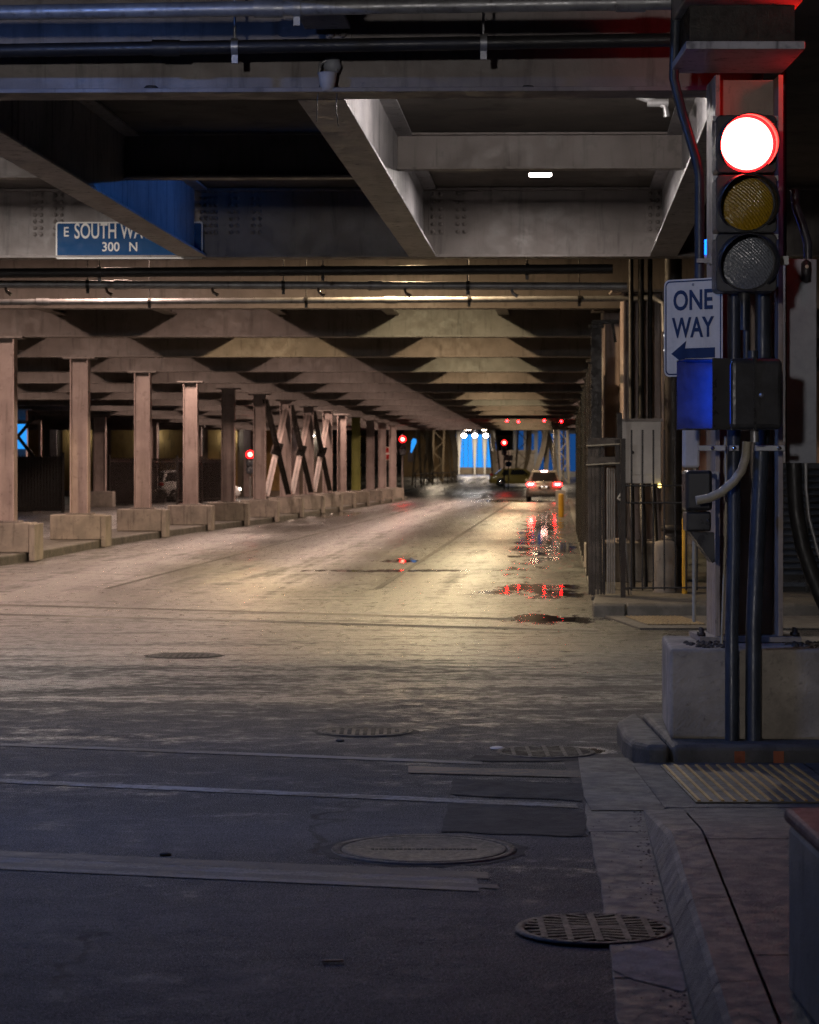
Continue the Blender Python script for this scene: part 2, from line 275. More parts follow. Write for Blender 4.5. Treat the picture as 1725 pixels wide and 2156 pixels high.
# ------------------------------------------------------------------ mesh helpers
class MB:
    def __init__(s): s.v, s.f, s.sm = [], [], []
    def add(s, vs, fs, smooth=False):
        o = len(s.v); s.v += [tuple(v) for v in vs]
        for f in fs: s.f.append(tuple(i + o for i in f)); s.sm.append(smooth)
        return s
    def box(s, x0, x1, y0, y1, z0, z1, mat=None):
        vs = [(x, y, z) for z in (z0, z1) for y in (y0, y1) for x in (x0, x1)]
        if mat is not None: vs = [mat @ Vector(v) for v in vs]
        return s.add(vs, [(0, 2, 3, 1), (4, 5, 7, 6), (0, 1, 5, 4), (2, 6, 7, 3), (0, 4, 6, 2), (1, 3, 7, 5)])
    def bar(s, a, b, w, d, up=(0, 1, 0)):                    # rectangular bar from a to b
        a, b = Vector(a), Vector(b); t = (b - a).normalized(); q = Vector(up)
        q = (q - t * q.dot(t)).normalized(); r = t.cross(q)
        vs = [e + r * i * w / 2 + q * j * d / 2 for e in (a, b) for i, j in ((-1, -1), (1, -1), (1, 1), (-1, 1))]
        return s.add(vs, [(0, 1, 2, 3), (7, 6, 5, 4), (0, 4, 5, 1), (1, 5, 6, 2), (2, 6, 7, 3), (3, 7, 4, 0)])
    def prism(s, poly, z0, z1):                              # poly in xy
        n = len(poly); vs = [(p[0], p[1], z0) for p in poly] + [(p[0], p[1], z1) for p in poly]
        return s.add(vs, [tuple(range(n))[::-1], tuple(range(n, 2 * n))] + [(i, (i + 1) % n, n + (i + 1) % n, n + i) for i in range(n)])
    def xprism(s, poly, x0, x1):                             # poly in yz
        n = len(poly); vs = [(x0, *p) for p in poly] + [(x1, *p) for p in poly]
        return s.add(vs, [tuple(range(n)), tuple(range(n, 2 * n))[::-1]] + [(i, n + i, n + (i + 1) % n, (i + 1) % n) for i in range(n)])
    def sheet(s, poly): return s.add(poly, [tuple(range(len(poly)))])
    def tube(s, pts, r, n=10, cap=True):
        pts = [Vector(p) for p in pts]; rs = r if isinstance(r, (list, tuple)) else [r] * len(pts)
        t0 = (pts[1] - pts[0]).normalized(); q = Vector((0, 0, 1)) if abs(t0.z) < 0.9 else Vector((1, 0, 0)); rings = []
        for i, p in enumerate(pts):
            a = pts[max(i - 1, 0)]; b = pts[min(i + 1, len(pts) - 1)]; t = (b - a).normalized()
            q = (q - t * q.dot(t)).normalized(); w = t.cross(q)
            rings.append([p + (q * math.cos(k * 2 * math.pi / n) + w * math.sin(k * 2 * math.pi / n)) * rs[i] for k in range(n)])
        vs = [v for g in rings for v in g]
        s.add(vs, [(i * n + k, i * n + (k + 1) % n, (i + 1) * n + (k + 1) % n, (i + 1) * n + k) for i in range(len(pts) - 1) for k in range(n)], True)
        if cap: s.add(rings[0], [tuple(range(n))[::-1]]); s.add(rings[-1], [tuple(range(n))])
        return s
    def lathe(s, prof, n=24, mat=None):                      # prof: (r, z) about z
        vs = [(r * math.cos(k * 2 * math.pi / n), r * math.sin(k * 2 * math.pi / n), z) for r, z in prof for k in range(n)]
        if mat is not None: vs = [mat @ Vector(v) for v in vs]
        m = len(prof); s.add(vs, [(i * n + k, i * n + (k + 1) % n, (i + 1) * n + (k + 1) % n, (i + 1) * n + k) for i in range(m - 1) for k in range(n)], True)
        return s
    def mesh(s, name):
        me = bpy.data.meshes.new(name); me.from_pydata(s.v, [], s.f)
        me.polygons.foreach_set('use_smooth', s.sm); me.update(); return me
    def build(s, name, mat, parent=None, bevel=0.0, seg=2, kind=None, fix=True):
        me = s.mesh(name)
        if fix:
            bm = bmesh.new(); bm.from_mesh(me); bmesh.ops.recalc_face_normals(bm, faces=bm.faces); bm.to_mesh(me); bm.free()
        o = bpy.data.objects.new(name, me); C.objects.link(o); me.materials.append(mat)
        if parent is not None: o.parent = parent
        if bevel:
            b = o.modifiers.new('edge', 'BEVEL'); b.width = bevel; b.segments = seg; b.limit_method = 'ANGLE'
        if kind: o['kind'] = kind
        return o

def share(name, mesh, parent=None, loc=(0, 0, 0), rot=(0, 0, 0), scale=(1, 1, 1)):
    o = bpy.data.objects.new(name, mesh); C.objects.link(o); o.parent = parent
    o.location = loc; o.rotation_euler = rot; o.scale = scale; return o
def tag(o, label, cat, group=None):
    o['label'] = label; o['category'] = cat
    if group: o['group'] = group
    return o
def thing(name, label, cat, loc=(0, 0, 0), rz=0.0, group=None):
    o = bpy.data.objects.new(name, None); C.objects.link(o); o.location = loc; o.rotation_euler = (0, 0, rz); o.empty_display_size = 0.2
    return tag(o, label, cat, group)
def struct(o): o['kind'] = 'structure'; return o
ORD = ['first', 'second', 'third', 'fourth', 'fifth', 'sixth', 'seventh', 'eighth', 'ninth', 'tenth', 'eleventh', 'twelfth', 'thirteenth', 'fourteenth', 'fifteenth', 'sixteenth', 'seventeenth', 'eighteenth', 'nineteenth', 'twentieth']
def text(body, size, mat, parent, loc, rot=(R(90), 0, 0), sx=1.0, align='LEFT', off=0.0, name='lettering'):
    c = bpy.data.curves.new(name, 'FONT'); c.body = body; c.size = size; c.align_x = align; c.align_y = 'BOTTOM_BASELINE' if False else 'BOTTOM'; c.extrude = 0.0008; c.offset = off
    o = bpy.data.objects.new(name, c); C.objects.link(o); o.parent = parent; o.location = loc; o.rotation_euler = rot; o.scale = (sx, 1, 1)
    c.materials.append(mat); c.resolution_u = 4
    bpy.context.view_layer.update()
    me = bpy.data.meshes.new_from_object(o.evaluated_get(bpy.context.evaluated_depsgraph_get()))
    C.objects.unlink(o); bpy.data.objects.remove(o)
    o = bpy.data.objects.new(name, me); C.objects.link(o); o.parent = parent; o.location = loc; o.rotation_euler = rot; o.scale = (sx, 1, 1)
    if not me.materials: me.materials.append(mat)
    return o
def rrect(w, h, r, n=5):
    pts = []
    for cx, cy, a0 in ((w / 2 - r, h / 2 - r, 0), (-w / 2 + r, h / 2 - r, 90), (-w / 2 + r, -h / 2 + r, 180), (w / 2 - r, -h / 2 + r, 270)):
        for k in range(n + 1):
            a = R(a0 + 90 * k / n); pts.append((cx + r * math.cos(a), cy + r * math.sin(a)))
    return pts
def plate_xz(poly, y0, y1, mb=None):                         # polygon in xz, thickness in y
    mb = mb or MB(); n = len(poly)
    vs = [(p[0], y0, p[1]) for p in poly] + [(p[0], y1, p[1]) for p in poly]
    return mb.add(vs, [tuple(range(n)), tuple(range(n, 2 * n))[::-1]] + [(i, n + i, n + (i + 1) % n, (i + 1) % n) for i in range(n)])
def ring_xz(po, pi, y, mb=None):
    mb = mb or MB(); n = len(po)
    return mb.add([(p[0], y, p[1]) for p in po] + [(p[0], y, p[1]) for p in pi], [(i, (i + 1) % n, n + (i + 1) % n, n + i) for i in range(n)])

# ================================================================== ROAD AND GROUND
g = MB()
ys = [-60, 0, 60, 150, 700]; zs = [0, 0, 0, 0, 6.6]
for i in range(4):
    g.sheet([(-400, ys[i], zs[i]), (400, ys[i], zs[i]), (400, ys[i + 1], zs[i + 1]), (-400, ys[i + 1], zs[i + 1])])
struct(g.build('road', M['road'], fix=False))

def stripe(name, p0, p1, th, mat, z=0.004, n=1):              # stripe between two picture-derived ground points, th metres deep
    (x0, y0), (x1, y1) = p0, p1
    return struct(MB().sheet([(x0, y0 - th / 2, z), (x1, y1 - th / 2, z), (x1, y1 + th / 2, z), (x0, y0 + th / 2, z)]).build(name, mat, fix=False))
def ext(p0, p1, x):                                         # continue a line to another x
    t = (x - p0[0]) / (p1[0] - p0[0]); return (x, p0[1] + t * (p1[1] - p0[1]))
a, b = G(175, 1575), G(1000, 1607); stripe('crosswalk_line', ext(a, b, -14), ext(a, b, 0.42), 0.13, M['line_faint'])
a, b = G(0, 1645), G(1215, 1698); stripe('crosswalk_line', ext(a, b, -14), b, 0.15, M['line'])
a, b = G(0, 1815), G(1020, 1861)
for k, (o, th, m) in enumerate(((0.19, 0.16, 'line_lane'), (0.04, 0.13, 'line_faint'), (-0.07, 0.088, 'line_lane'), (-0.155, 0.08, 'line_faint'))):
    q0, q1 = ext(a, b, -14), ext(a, b, 0.33 - 0.05 * (k % 2) + 0.03 * (k == 2)); stripe('stop_line', (q0[0], q0[1] + o), (q1[0], q1[1] + o), th, M[m])
a, b = G(0, 1274), G(870, 1298); stripe('crosswalk_line', ext(a, b, -30), ext(a, b, 1.2), 0.30, M['line'])
a, b = G(0, 1294), G(870, 1318); stripe('crosswalk_line', ext(a, b, -30), ext(a, b, 2.0), 0.30, M['line'])
for u, w, m in ((-2.62, 0.10, 'line_lane'), (-6.5, 0.10, 'line_lane')):
    g = MB()
    y = 34.0 if u != -1.75 else 40.0
    while y < 128:
        L = 5.0; g.sheet([(U(u - w / 2, y), y, 0.004), (U(u + w / 2, y), y, 0.004), (U(u + w / 2, y + L), y + L, 0.004), (U(u - w / 2, y + L), y + L, 0.004)]); y += 5.02
    struct(g.build('lane_line', M[m], fix=False))

# old asphalt repairs
def patch(pts): 
    out = []
    for i in range(len(pts)):
        a, b = pts[i], pts[(i + 1) % len(pts)]
        for k in range(6):
            t = k / 6; out.append((a[0] + (b[0] - a[0]) * t + random.uniform(-.012, .012), a[1] + (b[1] - a[1]) * t + random.uniform(-.03, .03), 0.005))
    struct(MB().sheet(out).build('road_patch', M['patch'], fix=False))
patch([G(955, 1640), G(1226, 1652), G(1229, 1688), G(948, 1674)])
patch([G(945, 1690), G(1228, 1708), G(1238, 1764), G(932, 1752)])
patch([G(1000, 1592), G(1225, 1590), G(1228, 1604), G(985, 1603)])

a, b = G(860, 1622), G(1228, 1632); stripe('faded_line', a, b, 0.30, M['line_tan'], 0.0065)
# ------------------------------------------------------------------ near corner: gutter, kerb, sidewalk
gut = [(1230, 1600), (1231, 1650), (1232, 1700), (1240, 1760), (1262, 1850), (1275, 1960), (1300, 2156)]
gp = [G(*q) for q in gut]
def kx(y): return 0.872 + 0.0627 * (y - 7.31)               # kerb line
def ridge_h(y): return max(0.022, min(0.15, 0.15 - (y - 10.2) * 0.085)) if y > 10.2 else 0.15
slabs = [(13.95, 11.1), (11.09, 7.9), (7.885, 4.0)]
for i, (ya, yb) in enumerate(slabs):
    poly = []
    n = 14
    for k in range(n + 1):
        y = ya + (yb - ya) * k / n
        xs = None
        for (xa, yy0), (xb, yy1) in zip(gp, gp[1:]):
            if yy1 <= y <= yy0: xs = xa + (xb - xa) * (y - yy0) / (yy1 - yy0)
        if xs is None: xs = gp[0][0] if y > gp[0][1] else gp[-1][0]
        poly.append((xs + random.uniform(-.008, .008), y))
    poly += [(kx(yb) + 0.02, yb), (kx(ya) + 0.02, ya)]
    struct(MB().prism(poly[::-1], -0.05, 0.012).build('gutter_slab', M['kerb'], bevel=0.004))
# kerb in stones with dark joints
ycut = [11.75, 10.25, 8.6, 7.2, 5.6, 4.0]
for ya, yb in zip(ycut, ycut[1:]):
    vs, fs, n = [], [], 8
    for k in range(n + 1):
        y = ya - 0.006 + (yb + 0.006 - ya) * k / n; h = ridge_h(y); x = kx(y); t = 0.055 * h / 0.15
        vs += [(x, y, -0.05), (x + 0.004, y, h * 0.25), (x + t, y, h - 0.02 * h / 0.15), (x + t + 0.018, y, h), (x + 0.2, y, h + 0.004), (x + 0.2, y, -0.05)]
    for k in range(n):
        for j in range(5): fs.append((k * 6 + j, k * 6 + j + 1, (k + 1) * 6 + j + 1, (k + 1) * 6 + j))
    fs += [tuple(range(6)), tuple(range(n * 6, n * 6 + 6))[::-1]]
    struct(MB().add(vs, fs).build('kerb', M['kerb']))
# sidewalk slabs sloping down to the crossing
def sw(y): return ridge_h(y) if y < 11.75 else 0.022
for ya, yb in ((13.62, 11.82), (11.8, 10.0), (9.985, 7.6), (7.585, 4.0)):
    for xa, xb in ((None, 2.25), (2.262, 4.4)):
        vs, fs, n = [], [], 6
        for k in range(n + 1):
            y = ya + (yb - ya) * k / n; l = (kx(min(y, 11.75)) + 0.212 if y < 11.8 else 1.27) if xa is None else xa
            z = sw(y) if y < 11.75 else 0.022
            vs += [(l, y, z), (xb, y, z)]
        for k in range(n): fs.append((2 * k, 2 * k + 1, 2 * k + 3, 2 * k + 2))
        struct(MB().add(vs, fs).build('sidewalk', M['sidewalk']))
struct(MB().prism([(0.99, 13.93), (1.27, 13.62), (1.27, 11.8), (1.16, 11.76), (0.9, 11.76), (0.9, 12.2)][::-1], -0.05, 0.017).build('gutter_apron', M['kerb']))
struct(MB().sheet([(0.8, 4, 0.004), (5, 4, 0.004), (5, 14.2, 0.004), (0.9, 14.2, 0.004)]).build('ground_bed', M['dirt']))

def tactile(name_label, x0, x1, y0, y1, z, n, skew=0.0, rm='ridge', rw=.008):
    t = thing('tactile_plate', name_label, 'tactile paving', ((x0 + x1) / 2, (y0 + y1) / 2, z))
    w, d = (x1 - x0) / 2, (y1 - y0) / 2
    MB().prism([(-w, -d), (w, -d), (w + skew, d), (-w + skew, d)], 0, 0.008).build('tile', M['tactile'], t)
    r = MB().box(-rw, rw, -d + 0.02, d - 0.02, 0, 0.007).mesh('ridge'); r.materials.append(M[rm])
    for k in range(n):
        o = share('ridge', r, t, (-w + 0.02 + (2 * w - 0.04) * k / (n - 1) + skew / 2, 0, 0.0078), (0, 0, -math.atan2(skew, 2 * d)))
    return t
tactile('tactile paving plate with yellow ridges beside the near concrete base', 1.44, 2.20, 11.95, 13.45, 0.0235, 13, -0.02)
# far corner
struct(MB().prism([(2.25, 27.5), (2.45, 25.3), (14, 25.0), (14, 27.7), (2.2, 27.7)], -0.05, 0.02).build('sidewalk', M['sidewalk']))
struct(MB().prism([(2.2, 27.72), (2.18, 28.3), (2.42, 30.6), (2.42, 31), (3.6, 50), (24, 50), (24, 27.72)][::-1], -0.05, 0.14).build('sidewalk', M['sidewalk'], bevel=0.02))
for xa, xb in ((2.13, 2.50), (2.52, 5.2), (5.22, 9.0)):
    struct(MB().xprism([(27.45, -0.05), (27.5, 0.13), (27.56, 0.155), (27.71, 0.16), (27.71, -0.05)], xa, xb).build('kerb', M['kerb'], bevel=0.02))
tactile('faded tactile paving plate with yellow ridges at the far corner', 2.58, 3.22, 25.75, 27.2, 0.0215, 13, -0.12, 'ridge_worn', .006)
# raised island under the signal column
nose = [(1.36, 13.62), (1.29, 13.78), (1.27, 14.1), (1.30, 14.9), (1.42, 15.35)]
struct(MB().prism([(1.49, 13.60)] + nose + [(1.49, 15.4)], -0.05, 0.13).build('kerb', M['kerb'], bevel=0.045, seg=3))
struct(MB().prism([(1.505, 13.61), (1.505, 15.4), (6, 15.4), (6, 13.61)], -0.05, 0.128).build('kerb', M['kerb'], bevel=0.035, seg=3))

# ------------------------------------------------------------------ left kerb island with columns
CAPS = [(11, 712), (169, 755), (301, 784), (402, 805), (481, 819), (547, 831), (602, 844), (650, 857), (690, 865), (720, 873), (750, 879), (780, 886), (805, 891), (827, 896)]
COL = []
for px, py in CAPS:
    Y = 2.47 * FPX / (HY - py); COL.append((X(px, Y), Y))
isl = [(x + 0.50, y) for x, y in COL]
edge = [(isl[0][0] - 0.9, 36)] + isl + [(isl[-1][0] + 0.3, 139)]
segs = list(zip(edge, edge[1:]))
for (xa, ya), (xb, yb) in segs:
    struct(MB().prism([(xa, ya + .01), (xb, yb), (xb - 1.7, yb), (xa - 1.7, ya + .01)], -0.05, 0.17).build('kerb_island', M['kerb'], bevel=0.03))

# ================================================================== OVERHEAD STRUCTURE
struct(MB().box(-60, 45, 28.4, 150, 5.36, 5.9).build('deck_slab', M['deck']))
struct(MB().box(-60, 45, -3, 28.38, 5.03, 5.9).build('deck_slab', M['deck']))

bolt_me = MB().lathe([(0.0, 0.030), (0.016, 0.028), (0.024, 0.018), (0.026, 0.0)], 8, Matrix.Rotation(R(90), 4, 'X')).mesh('bolt')
bolt_me.materials.append(M['beam'])

BEAMS = [15.9, 28.1] + [36.8 + 7.9 * k for k in range(15)]
beam_objs = []
for i, Y in enumerate(BEAMS):
    xa, xb = (-7.5, 2.35) if i == 0 else (-14, 6.5) if i == 1 else (-45, 30)
    ztop = 5.02 if i < 2 else 5.35
    lab = f'{ORD[i]} steel cross beam overhead, counted from the camera'
    if i == 0: lab = 'nearest steel cross beam overhead with the dangling lamp cup on it'
    if i == 1: lab = 'deep riveted cross beam carrying the blue street name sign'
    t = thing('cross_beam', lab, 'steel beam', ((xa + xb) / 2, Y, 4.2), -0.0245 if i < 2 else 0.0, 'cross beams under the deck')
    hw = (xb - xa) / 2
    MB().box(-hw, hw, -0.012, 0.012, 0.03, ztop - 4.2).build('web', M['beam'], t)
    MB().box(-hw, hw, -0.16, 0.16, 0, 0.03).build('bottom_flange', M['beam'], t, bevel=0.004)
    MB().box(-hw, hw, -0.13, 0.13, ztop - 4.2 - 0.03, ztop - 4.2 - 0.002).build('top_flange', M['beam'], t)
    beam_objs.append((t, (xa + xb) / 2))
# bolted splice plates on the street-name beam and the nearest beam
def splice(bi, px0, px1, py0, py1, cols, rows, plate=True):
    t, cx = beam_objs[bi]; Y = BEAMS[bi]
    x0, x1 = X(px0, Y) - cx, X(px1, Y) - cx; z0, z1 = Z(py1, Y) - 4.2, Z(py0, Y) - 4.2
    th = 0.012 if plate else 0.002
    p = MB().box(x0, x1, -0.013 - th, -0.0125, z0, z1).build('splice_plate', M['beam'], t, bevel=0.003)
    for c in cols:
        for r in range(rows):
            zz = z1 - 0.035 - (z1 - z0 - 0.07) * r / (rows - 1)
            share('bolt', bolt_me, p, (X(c, Y) - cx, -0.013 - th + 0.001, zz), (0, random.uniform(0, 3), 0))
for a in ((66, 92, 405, 500, (74, 87)), (110, 136, 405, 500, (117, 130)), (420, 460, 398, 496, (426, 437, 447, 456)), (480, 508, 398, 496, (488, 501)), (528, 556, 398, 496, (535, 548)),
          (903, 937, 390, 496, (912, 928)), (957, 985, 390, 496, (964, 978)), (1357, 1396, 390, 492, (1366, 1382)), (60, 64, 405, 500, ())):
    splice(1, a[0], a[1], a[2], a[3], a[4], 7, plate=(a[1] - a[0] > 30))
splice(0, 688, 742, 15, 88, (699, 724), 4)

# girders along the traffic direction
def girder(label, u, y0, y1, z0, ztop, w, mat='girder', group='girders along the roadway'):
    xm, ym = U(u, (y0 + y1) / 2), (y0 + y1) / 2; L = (y1 - y0) / 2 / math.cos(math.atan(TAN))
    t = thing('girder', label, 'steel girder', (xm, ym, z0), -math.atan(TAN), group)
    MB().box(-0.011, 0.011, -L, L, 0.028, ztop - z0).build('web', M[mat], t)
    MB().box(-w / 2, w / 2, -L, L, 0, 0.028).build('bottom_flange', M[mat], t, bevel=0.004)
    MB().box(-w / 2, w / 2, -L, L, ztop - z0 - 0.026, ztop - z0 - 0.003).build('top_flange', M[mat], t)
    return t
gu = {'a': 0.153 - TAN * 27.9, 'b': -2.54 - TAN * 27.9, 'c': 2.98 - TAN * 27.9, 'd': -5.3 - TAN * 27.9}
girder('grimy girder running diagonally past the red bolts above the middle', gu['a'], 16.08, 27.92, 4.205, 5.02, 0.32)['label'] = 'grimy streaked girder in the middle between the two nearest cross beams'
girder('blue-lit girder hiding the end of the street name sign', gu['b'], 16.08, 27.92, 4.205, 5.02, 0.32)
girder('girder behind the red traffic signal column', gu['c'], 16.08, 27.92, 4.205, 5.02, 0.32)
girder('girder beyond the street name sign at the picture edge', gu['d'], 16.08, 27.92, 4.205, 5.02, 0.32)
for k, (n_, key) in enumerate((('short near girder meeting the bolted plate above', 'a'), ('short near girder above the dark pipe at the picture edge', 'b'))):
    girder(n_, gu[key] + 0.08, 6, 15.72, 4.62, 5.02, 0.30)
# secondary beams between the girders
def crossing(label, xa, xb, Y, z0, ztop):
    t = thing('secondary_beam', label, 'steel beam', ((xa + xb) / 2, Y, z0), -0.0245, 'secondary beams between girders'); hw = (xb - xa) / 2
    MB().box(-hw, hw, -0.01, 0.01, 0.022, ztop - z0).build('web', M['beam'], t)
    MB().box(-hw, hw, -0.09, 0.09, 0, 0.022).build('bottom_flange', M['beam'], t, bevel=0.003)
    MB().box(-hw, hw, -0.09, 0.09, ztop - z0 - 0.022, ztop - z0 - 0.002).build('top_flange', M['beam'], t)
YS = 23.4
crossing('shadowed secondary beam between the blue-lit girder and the streaked girder', U(gu['b'], YS) + 0.015, U(gu['a'], YS) - 0.015, YS, 4.57, 5.02)
crossing('well lit secondary beam above the small white ceiling lamp', U(gu['a'], YS) + 0.015, U(gu['c'], YS) - 0.015, YS, 4.66, 5.02)
crossing('secondary beam beyond the blue-lit girder near the street name sign', U(gu['d'], YS) + 0.015, U(gu['b'], YS) - 0.015, YS, 4.57, 5.02)
# stringers in the long part of the tunnel
k0 = 0
for k in range(-12, 9):
    u = -1.07 + 2.085 * k
    side = 'over the roadway' if -5 < k < 2 else 'over the far carriageway' if k <= -5 else 'behind the fence'
    girder(f'{ORD[k + 12] if k + 12 < 20 else "last"} slim stringer under the deck {side}, counted from the left', u, 37.0, 146.5, 4.62, 5.35, 0.22, 'beam', 'slim stringers above the long cross beams')

# ------------------------------------------------------------------ ceiling lamps
def lamp(label, x, y, z, kind, group, w=0.26, d=0.82):
    t = thing('ceiling_lamp', label, 'ceiling lamp', (x, y, z), -math.atan(TAN), group)
    MB().add([(-w / 2, -d / 2, 0), (w / 2, -d / 2, 0), (w / 2, d / 2, 0), (-w / 2, d / 2, 0), (-w * .36, -d * .36, .11), (w * .36, -d * .36, .11), (w * .36, d * .36, .11), (-w * .36, d * .36, .11)],
             [(4, 5, 6, 7), (0, 1, 5, 4), (1, 2, 6, 5), (2, 3, 7, 6), (3, 0, 4, 7)]).build('housing', M['galv'], t)
    a_, b_ = w / 2 - .02, d / 2 - .02
    MB().sheet([(-a_, b_, -.004), (a_, b_, -.004), (a_, -b_, -.004), (-a_, -b_, -.004)]).build('lens', E_[kind], t, fix=False)
    MB().tube([(0, 0, .1), (0, 0, .19)], 0.012, 6).build('stem', M['galv'], t)
rows = [(2, 2.06, 'pink'), (1, -2.11, 'warm'), (0, -6.28, 'pink'), (-1, -10.45, 'pink'), (-2, -14.6, 'pink'), (-3, -18.8, 'pink')]
for ri, u, kind in rows:
    nm = {2: 'row behind the fence', 1: 'row over the car lane', 0: 'row over the left lane', -1: 'row above the column line', -2: 'row over the far carriageway', -3: 'outer row past the far carriageway'}[ri]
    for bi in range(2, len(BEAMS)):
        if ri == 2 and (bi % 3 or bi < 6): continue
        if (ri, bi) in ((1, 7), (1, 12), (-2, 5), (-3, 9)): continue
        Y = BEAMS[bi] - 3.6
        kd = kind
        if ri == 1 and bi in (3, 5, 9): kd = 'green'
        if ri == 0 and bi == 4: kd = 'warm'
        lamp(f'ceiling lamp in the {ORD[bi - 2]} bay of the {nm}', U(u, Y), Y, 5.17, kd, 'ceiling lamps in the tunnel bays')
lamp('small bright white lamp under the near well lit secondary beam', X(1138, 25.5), 25.5, Z(369, 25.5) + 0.004, 'white', 'lamps near the street name beam', 0.25, 0.30)
lamp('lamp assumed past the blue-lit girder above the street name sign', X(-40, 25.3), 25.3, 4.86, 'white', 'lamps near the street name beam', 0.3, 0.5)  # unseen lamp, assumed from the lit beam beside it
t = thing('assumed_bulkhead_lamp', 'round bulkhead lamp assumed in the near bay behind the first cross beam', 'ceiling lamp', (1.1, 19.0, 4.83), 0, 'lamps near the street name beam')  # hidden lamp assumed here to light the secondary beam and girder
MB().lathe([(0, -.09), (.06, -.07), (.09, 0), (.09, .06)], 12).build('globe', E_['bulkhead'], t); MB().lathe([(.095, .05), (.11, .06), (.11, .19)], 12).build('base', M['galv'], t)
t = thing('assumed_bulkhead_lamp', 'round bulkhead lamp assumed in the left near bay behind the first cross beam', 'ceiling lamp', (-4.6, 19.0, 4.83), 0, 'lamps near the street name beam')  # second hidden lamp assumed, to light the left bay
MB().lathe([(0, -.09), (.06, -.07), (.09, 0), (.09, .06)], 12).build('globe', E_['bulkhead'], t); MB().lathe([(.095, .05), (.11, .06), (.11, .19)], 12).build('base', M['galv'], t)
lamp('unseen blue lamp added over the stop line to tint the near road', -2.6, 12.6, 4.86, 'cool', 'lamps near the street name beam', 0.3, 0.5)  # added out of view to give the near road a blue tint
t = thing('added_blue_washer', 'hidden blue lamp added to wash the facing girder in blue', 'lamp', (U(gu['a'], 26.2) - 0.16, 26.2, 4.93), R(32))  # unseen lamp added to throw blue on the opposite girder
MB().box(-.04, 0, -.25, .25, -.005, .075).build('housing', M['black'], t)
MB().sheet([(-.043, -.22, .0), (-.043, -.22, .07), (-.043, .22, .07), (-.043, .22, .0)]).build('lens', E_['washer'], t, fix=False)
for i, px in enumerate((1055, 1100, 1142, 1182)):  # lamps added to give the puddles red reflections
    t = thing('added_red_lamp', f'{ORD[i]} small red lamp added under the deck for red puddle reflections', 'lamp', (X(px, 118.5) + (.3, -.2, .1, 0)[i], 118.5, 4.12 + (.04, 0, .05, .02)[i]), 0, 'red lamps added under the deck')
    MB().lathe([(0, -.055), (.04, -.045), (.055, 0), (.045, .04), (0, .05)], 10).build('globe', E_['beacon'], t); MB().tube([(0, 0, .05), (0, 0, 1.24)], .012, 6).build('stem', M['dark_steel'], t)
t = thing('assumed_globe_lamp', 'unseen globe lamp assumed behind the camera to light the signal corner', 'street lamp', (-3.6, -9.5, 0))  # out-of-view lamp, assumed from the frontal light and added to light the corner
MB().tube([(0, 0, 0), (0, 0, 2.75)], [.09, .055], 10).build('pole', M['dark_steel'], t)
MB().lathe([(0, 2.7), (.2, 2.8), (.3, 3.02), (.24, 3.25), (0, 3.35)], 14).build('globe', E_['globe'], t)

t = thing('shade_wall', 'unseen wall added behind the camera to shade the near road', 'wall', (-5, -2.2, 0))  # added out of view; keeps the assumed globe lamp off the near road
MB().box(-8, 7.0, -.15, .15, 0, 1.9).build('wall_face', M['concrete'], t, bevel=.02); MB().box(-8, 7.0, -.22, .22, 1.903, 2.0).build('coping', M['concrete'], t)

# ------------------------------------------------------------------ pipes under the deck
def pipe(label, pts, r, mat, cat='pipe', group=None, hang=(), heads=(), coup=(), hz=4.9):
    base = Vector(pts[0]); t = thing('pipe', label, cat, base, 0, group)
    L = [Vector(p) - base for p in pts]
    MB().tube(L, r, 14).build('run', M[mat], t)
    def at(x):
        for a, b in zip(L, L[1:]):
            if min(a.x, b.x) <= x - base.x <= max(a.x, b.x): return a + (b - a) * ((x - base.x - a.x) / (b.x - a.x))
        return L[-1]
    for x in hang:
        q = at(x); MB().tube([q, q + Vector((0, 0, hz - q.z - base.z))], 0.009, 6).tube([q + Vector((-0.022, 0, 0)), q + Vector((0.022, 0, 0))], r * 1.25, 12).box(q.x - .02, q.x + .02, q.y - .012, q.y + .012, q.z - r * 1.25 - .05, q.z - r).build('hanger', M['galv' if base.y < 20 else 'black_pipe'], t)
    for x in heads:
        q = at(x)
        MB().tube([q, q + Vector((0.03, -0.04, -r - 0.045)), q + Vector((0.09, -0.05, -r - 0.085))], [0.018, 0.018, 0.026], 8).build('sprinkler_head', M['chrome'] if x < 0 else M['galv'], t)
    for x in coup:
        q = at(x); MB().tube([q + Vector((-0.09, 0, 0)), q + Vector((0.09, 0, 0))], r * 1.22, 14).build('coupling', M[mat], t)
    return t
Y1 = 15.3
pipe('fat grey pipe across the very top of the picture', [(X(-80, 15.0), 15.0, Z(28, 15.0)), (X(1424, 14.6), 14.6, Z(4, 14.6))], 0.048, 'galv', hang=[X(625, 14.8)], coup=[X(565, 14.8), X(1500, 14.6) - .5])
pipe('black pipe hung in front of the nearest cross beam', [(X(-80, 15.5), 15.5, Z(108, 15.5)), (X(1424, 15.2), 15.2, Z(84, 15.2))], 0.045, 'black_pipe', hang=[X(495, 15.4), X(1018, 15.3)], coup=[X(350, 15.4)])
pipe('grey sprinkler pipe just beyond the street name beam', [(X(-120, 30.4), 30.4, Z(598, 30.4)), (X(1320, 30.4), 30.4, Z(603, 30.4))], 0.052, 'galv', hang=[X(185, 30.4), X(597, 30.4), X(985, 30.4)],
     heads=[X(10, 30.4), X(222, 30.4), X(445, 30.4), X(668, 30.4), X(850, 30.4), X(1075, 30.4)], coup=[X(255, 30.4), X(790, 30.4)], hz=5.3)
